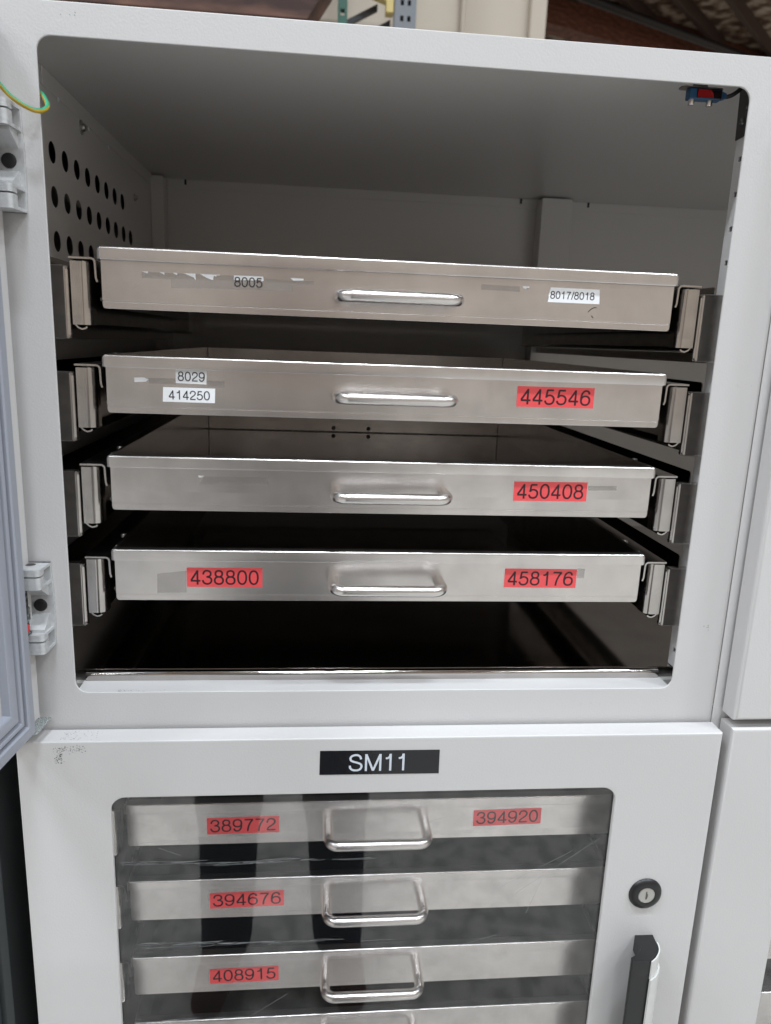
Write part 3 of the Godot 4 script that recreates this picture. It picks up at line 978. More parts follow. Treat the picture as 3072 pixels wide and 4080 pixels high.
	for q in [[0.7172, 0.8225, -0.0190, -0.0030], [-0.0530, -0.0185, -0.048, -0.0030]]:
		g = Geo.new()
		g.box(Vector3(q[0], -1.744, q[2]), Vector3(q[1], -0.701, q[3]))
		put(g, "lower_post", M.paint_inside, c)
	g = Geo.new()
	g.box(Vector3(0.735, -1.744, BACK + 0.003), Vector3(0.737, -0.701, -0.0191))
	put(g, "bay_divider", M.paint_inside, c)

	# fixed rails: folded front plate and a long side plate, for each tray and side
	var rail := {}
	for s in [-1, 1]:
		var m := func(x: float) -> float: return XC + s * (x - XC)
		g = Geo.new()
		g.sheet(PackedVector2Array([Vector2(m.call(0.7165), -0.0262), Vector2(m.call(0.6930), -0.0262)]), 0.0012, 1, -0.0920, -0.0204)
		var front := g.build()
		g = Geo.new()
		var roll := PackedVector2Array([Vector2(m.call(0.6929), -0.0262)])
		for q in arc2(Vector2(0.6924, -0.0304), 0.0042, 88, 190, 9): roll.append(Vector2(m.call(q.x), q.y))
		g.sheet(roll, 0.0012, 1, -0.0920, -0.0204)
		for y in [-0.0198, -0.0926]:
			g.box(Vector3(minf(m.call(0.6930), m.call(0.7165)), y - 0.0006, -0.036), Vector3(maxf(m.call(0.6930), m.call(0.7165)), y + 0.0006, -0.0252), 0.0003)
			var curl := PackedVector2Array()
			for q in arc2(Vector2(0.6920, y + (-0.003 if y > -0.05 else 0.003)), 0.0030, 90 if y > -0.05 else 270, 190 if y > -0.05 else 170, 5): curl.append(Vector2(m.call(q.x), q.y))
			g.sheet(curl, 0.0013, 2, -0.034, -0.0250)
		g.smooth = 0.55
		var edge := g.build()
		g = Geo.new()
		var sp := PackedVector2Array([Vector2(-0.0945, -0.74), Vector2(-0.0945, -0.050), Vector2(-0.018, -0.050)])
		for q in arc2(Vector2(-0.0135, -0.0545), 0.0045, 90, 0, 4): sp.append(q)
		sp.append(Vector2(-0.009, -0.74))
		g.prism(sp, 0, minf(m.call(0.7152), m.call(0.7164)), maxf(m.call(0.7152), m.call(0.7164)))
		rail[s] = [front, edge, g.build()]
	for q in [[-0.1816, 0], [-0.2890, 0], [-0.3952, 0], [-0.5000, 0], [-0.8195, 0], [-0.9270, 0], [-1.0400, 0], [-1.1404, 0], [-1.0280, 1], [-1.1404, 1]]:
		for s in [-1, 1]:
			var n := group_node("rail", c)
			n.position = Vector3(PITCH * q[1], q[0], 0)
			place(rail[s][0], "front_plate", M.rail_plate, n)
			place(rail[s][1], "rolled_edge", M.steel_rail, n)
			place(rail[s][2], "side_plate", M.steel_pan, n)

	closed_door(c, Vector3.ZERO, -0.7068, -1.752, -0.7773, true)
	closed_door(c, Vector3(PITCH, 0, 0), -0.7018, -1.752, -0.7723, false)
	closed_door(c, Vector3(PITCH, 0, 0), 0.018, -0.6910, -0.055, false)
	open_door(c)
	hinge(c, -0.0630)
	hinge(c, -0.5095)


func closed_door(c: Node3D, origin: Vector3, top: float, bottom: float, wtop: float, full: bool) -> void:
	var d := group_node("door", c)
	d.position = origin
	var x0 := -0.0575
	var x1 := 0.7556
	var wb := bottom + 0.095
	var g := Geo.new()
	var er := 0.0022 if full else 0.0045
	g.frame(Rect2(x0, bottom, x1 - x0, top - bottom), Rect2(0.0402, wb, 0.5908, wtop - wb), 0.017, 0.0312, 0.0262, [er, er, er, er], er, 0.0009)
	for q in [[x0, bottom, x0 + 0.002, top], [x1 - 0.002, bottom, x1, top], [x0 + 0.002, top - 0.002, x1 - 0.002, top], [x0 + 0.002, bottom, x1 - 0.002, bottom + 0.002]]:
		g.box(Vector3(q[0], q[1], 0.0045), Vector3(q[2], q[3], 0.0262))
	put(g, "door_panel", M.paint, d)
	g = Geo.new()
	g.box(Vector3(0.026, wb - 0.014, 0.0238), Vector3(0.645, wtop + 0.014, 0.0260))
	put(g, "window_pane", M.acrylic, d)
	if not full:
		return
	d.set_meta("label", "closed lower door with a scratched clear window and name label SM11")
	# name label
	put(flat(V2([0.2749, -0.7222, 0.4129, -0.7228, 0.4132, -0.7531, 0.2746, -0.7526]), 0.0316, 0.0003), "name_label", M.label_black, d)
	put(letters("SM11", 0.3083, 0.3755, -0.7485, 0.0216, 0.03172, 0.115), "lettering", M.print_white, d)
	# lock
	g = Geo.new()
	g.lathe(Vector3(0.6845, -0.927, 0.0312), Vector3.BACK, V2([0.0108, 0.0046, 0.0118, 0.0052, 0.0165, 0.0048, 0.0200, 0.0030, 0.0212, 0.0010, 0.0213, 0.0]), 40)
	put(g, "lock_ring", M.black_plastic, d)
	g = Geo.new()
	g.lathe(Vector3(0.6845, -0.927, 0.0312), Vector3.BACK, V2([0.0, 0.0046, 0.0085, 0.0046, 0.0100, 0.0050, 0.0108, 0.0046, 0.0109, 0.0]), 36)
	put(g, "lock_core", M.screw_steel, d)
	g = Geo.new()
	g.prism(V2([0.6835, -0.9325, 0.6850, -0.9325, 0.6850, -0.9295, 0.6862, -0.9285, 0.6862, -0.9250, 0.6850, -0.9240, 0.6850, -0.9215, 0.6835, -0.9215]), 2, 0.0358, 0.03605)
	put(g, "key_slot", M.bolt_dark, d)
	# swing handle: black lever with a pale cover along its outer side
	g = Geo.new()
	var head := V2([0.6786, 0.0313, 0.6778, 0.0440, 0.6775, 0.0500, 0.6760, 0.0545, 0.6725, 0.0585, 0.6659, 0.0621, 0.6590, 0.0655, 0.6578, 0.0690, 0.6592, 0.0716, 0.682, 0.0709, 0.6900, 0.0655, 0.6959, 0.059, 0.6994, 0.0535, 0.7010, 0.0480, 0.7013, 0.0421, 0.7021, 0.0317])
	g.prism(head, 1, -1.0120, -0.9893)
	put(g, "handle_head", M.black_plastic, d)
	g = Geo.new()
	g.prism(V2([0.6659, 0.0621, 0.6590, 0.0655, 0.6578, 0.0690, 0.6592, 0.0716, 0.682, 0.0709, 0.6885, 0.0662, 0.6870, 0.0600]), 1, -1.30, -1.0121)
	put(g, "handle_grip", M.black_plastic, d)
	g = Geo.new()
	var side := V2([0.7030, 0.0425, 0.7026, 0.0485, 0.7008, 0.0545, 0.6970, 0.0602, 0.6908, 0.0668, 0.6826, 0.0722])
	g.sheet(side, 0.0016, 1, -1.0155, -0.9900)
	g.sheet(V2([0.7050, 0.0440, 0.7042, 0.0505, 0.7018, 0.0565, 0.6978, 0.0622, 0.6916, 0.0685, 0.6830, 0.0732]), 0.0022, 1, -1.30, -1.0160)
	put(g, "handle_cover", M.grip_cover, d)
	g = Geo.new()
	g.box(Vector3(0.6900, -1.32, 0.0313), Vector3(0.7030, -1.0125, 0.0440), 0.002)
	put(g, "handle_base", M.black_plastic, d)
	# fine scratches rubbed into the window by the tray handles
	g = Geo.new()
	rng.seed = 77
	for y0 in [-0.868, -0.981, -1.093]:
		for i in 34:
			var x := rng.randf_range(0.045, 0.20) if i < 26 else rng.randf_range(0.2, 0.34)
			var y: float = y0 + rng.randfn(0.0, 0.0016) - (x - 0.05) * 0.012
			var l := rng.randf_range(0.008, 0.05)
			var w := rng.randf_range(0.00006, 0.00020)
			var b := rng.randf_range(-0.0012, 0.0012)
			var last := Vector3.ZERO
			for k in 7:
				var t := k / 6.0
				var q := Vector3(x + l * t, y + b * sin(t * PI) + 0.0008 * t, 0.02605)
				if k > 0:
					g.quad(last + Vector3(0, w, 0), q + Vector3(0, w, 0), q - Vector3(0, w, 0), last - Vector3(0, w, 0), Vector3(0, 0, 1))
				last = q
	for q in [[0.52, -0.925, 0.62, -0.85], [0.50, -0.915, 0.585, -0.868], [0.535, -0.955, 0.552, -0.905], [0.07, -0.840, 0.12, -0.838], [0.09, -0.847, 0.115, -0.858], [0.40, -0.822, 0.43, -0.815], [0.10, -1.10, 0.14, -1.115], [0.16, -1.115, 0.24, -1.06], [0.45, -1.0, 0.50, -0.985]]:
		var a := Vector3(q[0], q[1], 0.02605)
		var b := Vector3(q[2], q[3], 0.02605)
		var nn := Vector3(-(b - a).y, (b - a).x, 0).normalized() * 0.00013
		g.quad(a + nn, b + nn, b - nn, a - nn, Vector3(0, 0, 1))
	put(g, "scratches", M.scratch, d).set_meta("kind", "stuff")
	# dark scuffs beside the door's upper corner
	g = Geo.new()
	rng.seed = 12
	for i in 150:
		var s := rng.randf_range(0.00025, 0.0009)
		var q := Vector2(rng.randfn(0.0, 0.0026), rng.randf_range(-0.017, 0.003)) if i < 85 else Vector2(rng.randf_range(0.0, 0.030), rng.randfn(-0.001, 0.0022) + 0.002)
		var a := rng.randf() * TAU
		var o := Vector3(-0.0125 + q.x, -0.7165 + q.y, 0.03128)
		if o.y > -0.7092: continue
		var e1 := Vector3(cos(a), sin(a), 0) * s
		var e2 := Vector3(-sin(a), cos(a), 0) * s * rng.randf_range(0.3, 0.9)
		g.quad(o - e1, o + e2, o + e1, o - e2, Vector3(0, 0, 1))
	for i in 90:
		var s := rng.randf_range(0.0002, 0.0006)
		var o := Vector3(-0.012 + absf(rng.randfn(0.0, 0.022)), -0.70675, rng.randf_range(0.008, 0.027))
		g.quad(o - Vector3(s, 0, 0), o + Vector3(0, 0, s), o + Vector3(s, 0, 0), o - Vector3(0, 0, s), Vector3.UP)
	put(g, "scuffs", M.smudge_dark, d).set_meta("kind", "stuff")


func open_door(c: Node3D) -> void:
	# local x runs from the hinge side outwards, y up from the lower edge, -z is the inner face
	var d := group_node("door", c)
	d.set_meta("label", "upper door swung open towards the viewer, grey seal on its inner side")
	var u := Vector3(-0.113, 0, 0.9936).normalized()
	d.transform = Transform3D(Basis(u, Vector3.UP, u.cross(Vector3.UP)), Vector3(-0.0385, -0.692, 0.008))
	var g := Geo.new()
	g.frame(Rect2(0, 0, 0.8135, 0.712), Rect2(0.124, 0.070, 0.5908, 0.572), 0.017, 0.027, 0.0225, [0.003, 0.003, 0.003, 0.003], 0.003, 0.0008)
	for q in [[0.0, 0.0, 0.0016, 0.712], [0.8115, 0.0, 0.8135, 0.712], [0.0016, 0.7104, 0.8115, 0.712], [0.0016, 0.0, 0.8115, 0.0016]]:
		g.box(Vector3(q[0], q[1], -0.0004), Vector3(q[2], q[3], 0.0225))
	g.box(Vector3(0.0016, 0.004, -0.0003), Vector3(0.124, 0.7104, 0.0012))
	g.box(Vector3(0.7148, 0.0016, -0.0003), Vector3(0.8115, 0.7104, 0.0012))
	g.box(Vector3(0.124, 0.642, -0.0003), Vector3(0.7148, 0.7104, 0.0012))
	g.box(Vector3(0.124, 0.0016, -0.0003), Vector3(0.7148, 0.070, 0.0012))
	put(g, "door_panel", M.paint, d)
	g = Geo.new()
	g.box(Vector3(0.11, 0.056, 0.0190), Vector3(0.729, 0.656, 0.0215))
	put(g, "window_pane", M.acrylic, d)
	# moulded seal: a profile carried round the door with mitred corners (inset from its outer line, height)
	g = Geo.new()
	var prof := V2([0.0, 0.0, 0.0, 0.0100, 0.0015, 0.0118, 0.0130, 0.0125, 0.0146, 0.0110, 0.0150, 0.0040, 0.0172, 0.0040, 0.0178, 0.0090, 0.0200, 0.0105, 0.0228, 0.0100, 0.0240, 0.0085, 0.0245, 0.0035, 0.0268, 0.0035, 0.0272, 0.0085, 0.0300, 0.0100, 0.0390, 0.0095, 0.0408, 0.0080, 0.0412, 0.0])
	var outer := Rect2(0.0325, 0.0030, 0.7780, 0.7060)
	for i in prof.size() - 1:
		var a := outer.grow(-prof[i].x)
		var b := outer.grow(-prof[i + 1].x)
		var pa := [a.position, Vector2(a.end.x, a.position.y), a.end, Vector2(a.position.x, a.end.y)]
		var pb := [b.position, Vector2(b.end.x, b.position.y), b.end, Vector2(b.position.x, b.end.y)]
		for k in 4:
			var j := (k + 1) % 4
			g.quad(Vector3(pa[k].x, pa[k].y, -prof[i].y - 0.0005), Vector3(pa[j].x, pa[j].y, -prof[i].y - 0.0005), Vector3(pb[j].x, pb[j].y, -prof[i + 1].y - 0.0005), Vector3(pb[k].x, pb[k].y, -prof[i + 1].y - 0.0005), Vector3(0, 0, -1) + 0.01 * Vector3(1, 0, 0))
	g.smooth = 0.8
	put(g, "seal", M.gasket, d)
	g = Geo.new()
	g.box(Vector3(-0.0022, -0.0002, -0.0125), Vector3(0.0318, 0.0028, -0.0006), 0.0006)
	put(g, "seal_end", M.speckled_zinc, d)
	for y in [0.03, 0.16, 0.30]:
		g = Geo.new()
		g.lathe(Vector3(0.082, y, -0.0003), Vector3.FORWARD, V2([0.0, 0.0022, 0.0025, 0.0018, 0.0036, 0.0]), 14)
		put(g, "screw", M.screw_steel, d)
	# door side of the hinges: galvanised arms reaching through the knuckles
	for y in [0.108, 0.555]:
		g = Geo.new()
		g.box(Vector3(0.012, y, -0.0036), Vector3(0.032, y + 0.052, -0.0010), 0.0008)
		g.box(Vector3(0.018, y + 0.018, -0.0085), Vector3(0.030, y + 0.034, -0.0036), 0.0012)
		g.box(Vector3(0.018, y + 0.003, -0.0085), Vector3(0.030, y + 0.006, -0.0036), 0.0008)
		put(g, "hinge_arm", M.zinc, d)
		g = Geo.new()
		if y < 0.3:
			g.box(Vector3(0.0245, y + 0.0075, -0.0105), Vector3(0.0315, y + 0.0165, -0.0037), 0.0015)
			put(g, "adjuster", M.red_plastic, d)
		else:
			g.lathe(Vector3(0.022, y + 0.043, -0.0037), Vector3.FORWARD, V2([0.0, 0.0060, 0.0040, 0.0055, 0.0055, 0.0035, 0.0058, 0.0]), 18)
			put(g, "rubber_buffer", M.plug_black, d)


func hinge(c: Node3D, top: float) -> void:
	var h := group_node("hinge", c)
	h.position.y = top
	var g := Geo.new()
	# mounting plate with a recessed middle
	g.prism(V2([-0.058, -0.0940, -0.0172, -0.0940, -0.0168, -0.0885, -0.0160, -0.0700, -0.0160, -0.0330, -0.0168, -0.0215, -0.0172, 0.0, -0.058, 0.0]), 2, 0.0004, 0.0042)
	for y in [[-0.0220, 0.0], [-0.0940, -0.0720]]:
		# knuckle: rounded block standing off the plate, with thin webs reaching to the frame
		var k := PackedVector2Array([Vector2(-0.058, 0.0043), Vector2(-0.0295, 0.0043), Vector2(-0.0220, 0.0120), Vector2(-0.0186, 0.0200), Vector2(-0.0186, 0.0265)])
		k.append_array(arc2(Vector2(-0.0238, 0.0270), 0.0052, 0, 90, 5))
		k.append(Vector2(-0.058, 0.0322))
		g.prism(k, 1, y[0] + 0.0031, y[0] + 0.0130)
		g.prism(k, 1, y[0] + 0.0146, y[1] - 0.0031)
		var k2 := PackedVector2Array()
		for q in k: k2.append(Vector2(minf(q.x, -0.021), q.y - 0.0006 if q.y > 0.03 else q.y))
		g.prism(V2([-0.056, 0.0044, -0.0320, 0.0044, -0.0250, 0.0130, -0.0250, 0.0240, -0.0270, 0.0265, -0.056, 0.0265]), 1, y[0] + 0.0130, y[0] + 0.0146)
		for e in [[y[0], y[0] + 0.003], [y[1] - 0.003, y[1]]]:
			var w := PackedVector2Array([Vector2(-0.058, 0.0005), Vector2(-0.0172, 0.0005), Vector2(-0.0172, 0.0030), Vector2(-0.0186, 0.0255)])
			w.append_array(arc2(Vector2(-0.0238, 0.0270), 0.0052, 0, 90, 5))
			w.append(Vector2(-0.058, 0.0322))
			g.prism(w, 1, e[0], e[1])
	# sloping cheeks between plate and knuckles
	g.prism(V2([-0.0222, 0.0042, -0.0222, 0.0235, -0.0250, 0.0235, -0.0370, 0.0042]), 0, -0.052, -0.0205)
	g.prism(V2([-0.0718, 0.0042, -0.0718, 0.0235, -0.0690, 0.0235, -0.0570, 0.0042]), 0, -0.052, -0.0205)
	g.smooth = 0.8
	put(g, "hinge_body", M.cast, h)
	g = Geo.new()
	g.lathe(Vector3(-0.0300, -0.0480, 0.0042), Vector3.BACK, V2([0.0, 0.0022, 0.0050, 0.0024, 0.0066, 0.0016, 0.0071, 0.0]), 24)
	put(g, "cover_plug", M.plug_black, h)
	g = Geo.new()  # flat dark discs standing in for the shade inside the open pin holes
	g.lathe(Vector3(-0.0345, 0.0001, 0.0120), Vector3.UP, V2([0.0, 0.0002, 0.0050, 0.0002, 0.0052, 0.0]), 20)
	put(g, "dark_pin_hole", M.bolt_dark, h)
	g = Geo.new()
	g.lathe(Vector3(-0.0345, -0.0719, 0.0120), Vector3.UP, V2([0.0, 0.0002, 0.0050, 0.0002, 0.0052, 0.0]), 20)
	put(g, "dark_pin_hole", M.bolt_dark, h)
	g = Geo.new()
	for y in [-0.0083, -0.0803]:
		g = Geo.new()
		g.box(Vector3(-0.0405, y - 0.0016, 0.0318), Vector3(-0.0365, y + 0.0022, 0.0334), 0.0005)
		put(g, "clip", M.zinc, h)


# ------------------------------------------------------------------ small things on the cabinet
func sensor() -> void:
	var t := thing("light_sensor", "small blue light sensor with red lens hanging under the open compartment's ceiling", "sensor", Vector3(0.667, 0.0, -0.031))
	var g := Geo.new()
	g.box(Vector3(-0.0195, -0.0055, -0.0055), Vector3(0.0160, 0.0048, 0.0050), 0.0008)
	g.prism(V2([0.0160, -0.0040, 0.0215, -0.0028, 0.0215, 0.0018, 0.0160, 0.0035]), 2, -0.004, 0.0035)
	put(g, "body", M.sensor_blue, t)
	g = Geo.new()
	g.panel(-0.0120, -0.0044, 0.0150, 0.0038, 0.0006, 0.0056, 0.0050, 0.0003)
	put(g, "lens_window", M.sensor_black, t)
	g = Geo.new()
	var p := PackedVector2Array([Vector2(-0.0112, -0.0038), Vector2(0.0060, -0.0038)])
	for q in arc2(Vector2(-0.0005, -0.0030), 0.0068, 0, 75, 7): p.append(q)
	p.append(Vector2(-0.0112, 0.0034))
	g.prism(p, 2, 0.0057, 0.0060)
	put(g, "lens", M.sensor_red, t)
	for x in [-0.0150, 0.0045]:
		g = Geo.new()
		g.lathe(Vector3(x, -0.0055, 0.0005), Vector3.DOWN, V2([0.0033, 0.0, 0.0033, 0.0048, 0.0028, 0.0054, 0.0, 0.0054]), 18)
		put(g, "screw", M.steel_handle, t)
	g = Geo.new()
	g.panel(-0.0285, -0.0065, 0.0180, 0.0065, 0.005, 0.0, -0.0009, 0.0003)
	put(g, "bracket", M.bracket_steel, t).transform = Transform3D(Basis(Vector3.RIGHT, -PI / 2), Vector3(0, 0.0062, -0.001))
	g = Geo.new()
	g.box(Vector3(-0.012, 0.0062, -0.0062), Vector3(0.004, 0.0262, -0.0050))
	put(g, "hanger", M.bracket_steel, t)
	g = Geo.new()
	var path := PackedVector3Array()
	for q in smooth_pts(V2([0.0200, -0.0008, 0.0260, 0.0002, 0.0310, 0.0030, 0.0360, 0.0075, 0.0420, 0.0120]), 5):
		path.append(Vector3(q.x, q.y, -0.0005 + (q.x - 0.02) * 0.4))
	g.tube(path, 0.0022, 12)
	put(g, "cable", M.black_plastic, t)

func ground_wire() -> void:
	var t := thing("ground_wire", "thin green and yellow striped wire looping round the frame edge above the hinge", "wire", Vector3(-0.0023, -0.0685, 0.02))
	var ctrl := [Vector3(-0.050, -0.022, 0.034), Vector3(-0.0272, -0.0501, 0.022), Vector3(-0.0164, -0.0610, 0.020), Vector3(-0.0023, -0.0685, 0.0195), Vector3(0.0050, -0.0684, 0.0140), Vector3(0.0088, -0.0625, 0.0060), Vector3(0.0040, -0.0530, -0.0020), Vector3(-0.0026, -0.0465, -0.0100), Vector3(-0.020, -0.038, -0.030)]
	var path := PackedVector3Array()
	for i in ctrl.size() - 1:
		for k in 6:
			path.append(ctrl[i].cubic_interpolate(ctrl[i + 1], ctrl[maxi(i - 1, 0)], ctrl[mini(i + 2, ctrl.size() - 1)], k / 6.0) - t.position)
	path.append(ctrl[-1] - t.position)
	var g := Geo.new()
	g.tube(path, 0.0021, 14)
	put(g, "yellow_sheath", M.wire_yellow, t)
	# the green stripe: a slightly proud band along the upper side
	var s := Geo.new()
	var prev := []
	for i in path.size():
		var d := (path[mini(i + 1, path.size() - 1)] - path[maxi(i - 1, 0)]).normalized()
		var side := d.cross(Vector3(0.25, 0.8, 0.5)).normalized()
		var upv := side.cross(d).normalized()
		var row := []
		for k in 6:
			var a := deg_to_rad(50.0 + 80.0 * k / 5.0)
			row.append(path[i] + (side * cos(a) + upv * sin(a)) * 0.00222)
		if i > 0:
			for k in 5:
				s.quad(prev[k], prev[k + 1], row[k + 1], row[k], row[k] - path[i])
		prev = row
	put(s, "green_stripe", M.wire_green, t)


# ------------------------------------------------------------------ surroundings
func surroundings() -> void:
	var g := Geo.new()
	g.quad(Vector3(-20, FLOOR_Y, -28), Vector3(22, FLOOR_Y, -28), Vector3(22, FLOOR_Y, 22), Vector3(-20, FLOOR_Y, 22), Vector3.UP)
	structure(g, "concrete_floor", M.concrete)
	# neighbouring dark cabinet
	var t := thing("dark_cabinet", "tall charcoal metal cabinet standing beside the light grey one", "cabinet", Vector3(-0.4835, FLOOR_Y, -0.3))
	g = Geo.new()
	g.box(Vector3(-0.40, 0.04, -0.40), Vector3(0.391, 1.72, 0.318), 0.006)
	put(g, "body", M.charcoal, t)
	g = Geo.new()
	g.box(Vector3(-0.40, 0.05, 0.3185), Vector3(0.380, 1.70, 0.330), 0.003)
	put(g, "door_leaf", M.charcoal, t)
	g = Geo.new()
	g.box(Vector3(-0.38, 0.0, -0.38), Vector3(0.36, 0.04, 0.28))
	put(g, "plinth", M.rack_dark, t)
	# pale wall far behind, with a pilaster and a conduit
	g = Geo.new()
	g.box(Vector3(-3.0, FLOOR_Y, -5.2), Vector3(1.838, 7.2, -5.0))
	g.box(Vector3(1.72, FLOOR_Y, -5.0), Vector3(1.838, 7.2, -4.94), 0.01)
	structure(g, "partition_wall", M.plaster)
	t = thing("wall_conduit", "thin pale pipe running up the beige wall behind the cabinet", "pipe", Vector3(1.245, FLOOR_Y, -4.97))
	g = Geo.new()
	g.tube(PackedVector3Array([Vector3(0, 0, 0), Vector3(0, 9.0, 0)]), 0.018, 12)
	put(g, "tube", M.plaster, t)
	# storage rack in front of that wall
	t = thing("pallet_rack", "pallet rack with green and grey uprights and pale yellow beam behind the cabinet", "rack", Vector3(0.58, FLOOR_Y, -4.2))
	var up := 5.0
	g = Geo.new()
	for y in range(0, 50):
		g.box(Vector3(-0.222, y * 0.1, -0.03), Vector3(-0.206, y * 0.1 + 0.1, 0.03))
		g.box(Vector3(-0.182, y * 0.1, -0.03), Vector3(-0.166, y * 0.1 + 0.1, 0.03))
		g.box(Vector3(-0.206, y * 0.1, -0.03), Vector3(-0.182, y * 0.1 + 0.065, 0.03))
	put(g, "green_upright", M.rack_green, t)
	g = Geo.new()
	for y in range(0, 60):
		var a := y * 0.085
		for q in [[0.115, 0.150], [0.170, 0.192], [0.212, 0.245]]:
			g.box(Vector3(q[0], a, -0.04), Vector3(q[1], a + 0.085, 0.04))
		for q in [[0.150, 0.170], [0.192, 0.212]]:
			g.box(Vector3(q[0], a, -0.04), Vector3(q[1], a + 0.055, 0.04))
	g.box(Vector3(0.118, 0, -0.06), Vector3(0.242, up, -0.05))
	put(g, "grey_upright", M.rack_grey, t)
	g = Geo.new()
	g.prism(V2([-0.40, 3.70, 0.09, 3.545, 0.09, 3.60, -0.40, 3.78]), 2, -0.02, 0.05)
	g.box(Vector3(0.062, 3.49, -0.02), Vector3(0.108, 3.70, 0.055), 0.004)
	put(g, "beam", M.rack_yellow, t)
	for q in [[-0.30, 3.41, 0.02, 3.58], [-0.12, 3.38, 0.10, 3.50]]:
		g = Geo.new()
		g.prism(V2([q[0], q[1], q[2], q[3], q[2], q[3] - 0.035, q[0], q[1] - 0.035]), 2, -0.10, -0.07)
		put(g, "brace", M.rack_dark, t)
	# timber on the rack's far side
	t = thing("timber_beam", "thick brown timber beam overhead beside the pale yellow rack beam", "beam", Vector3(-0.6, 1.5, -4.1))
	g = Geo.new()
	g.prism(V2([-3.5, 0.0, 0.78, 0.0, 0.95, 0.26, 0.95, 0.9, -3.5, 0.9]), 2, -0.15, 0.15)
	put(g, "log", M.timber_brown, t)
	# roof: boards on rafters, a red-brown glued beam and a black sprinkler pipe
	g = Geo.new()
	g.box(Vector3(-18, 7.2, -30), Vector3(22, 7.3, 20))
	structure(g, "roof_deck", M.roof_board)
	var order := ["first", "second", "third", "fourth", "fifth", "sixth", "seventh"]
	for i in 7:
		t = thing("roof_rafter", "dark wooden roof rafter, %s counted from the beige wall" % order[i], "rafter", Vector3(4.2 + i * 1.25, 7.06, -19.0), "roof rafters")
		g = Geo.new()
		g.box(Vector3(-0.06, -0.14, -7.0), Vector3(0.06, 0.14, 7.0), 0.004)
		put(g, "joist", M.timber_dark, t)
		t.rotation.y = -0.78
	t = thing("glued_beam", "red-brown roof beam behind the cabinet's upper corner", "beam", Vector3(7.629, 6.450, -17.728))
	g = Geo.new()
	g.box(Vector3(-9, -0.04, -0.24), Vector3(12, 0.72, 0.24), 0.006)
	put(g, "timber", M.timber_red, t)
	t.rotation.y = 0.40
	t = thing("sprinkler_pipe", "black pipe running under the roof behind the cabinet", "pipe", Vector3(8.441, 6.714, -17.223))
	g = Geo.new()
	g.tube(PackedVector3Array([Vector3(-9, 0, 0), Vector3(12, 0, 0)]), 0.09, 14)
	put(g, "tube", M.pipe_black, t)
	t.rotation.y = 0.45


# linear warehouse lamps above the aisle: housing, glowing diffuser, and the light it gives
func lamp(p: Vector3, energy: float, note: String) -> void:
	var t := thing("ceiling_lamp", note, "lamp", p, "warehouse lamps above the aisle")
	var g := Geo.new()
	g.box(Vector3(-0.72, 0.0, -0.20), Vector3(0.72, 0.09, 0.20), 0.01)
	put(g, "housing", M.lamp_housing, t)
	g = Geo.new()
	g.box(Vector3(-0.68, -0.012, -0.17), Vector3(0.68, -0.001, 0.17), 0.003)
	put(g, "diffuser", M.lamp_glow, t)
	var l := AreaLight3D.new()
	l.name = "glow"
	l.area_size = Vector2(1.36, 0.34)
	l.light_energy = energy
	l.light_color = Color(0.93, 0.968, 1.0)
	l.shadow_enabled = true
	l.area_range = 20.0
	l.position = Vector3(0, -0.02, 0)
	l.rotation.x = -PI / 2
	t.add_child(l)


# ------------------------------------------------------------------ the person taking the picture, seen mirrored in the lower window
func smin(a: float, b: float, k: float) -> float:
	var h := clampf(0.5 + 0.5 * (b - a) / k, 0.0, 1.0)
	return lerpf(b, a, h) - k * h * (1.0 - h)

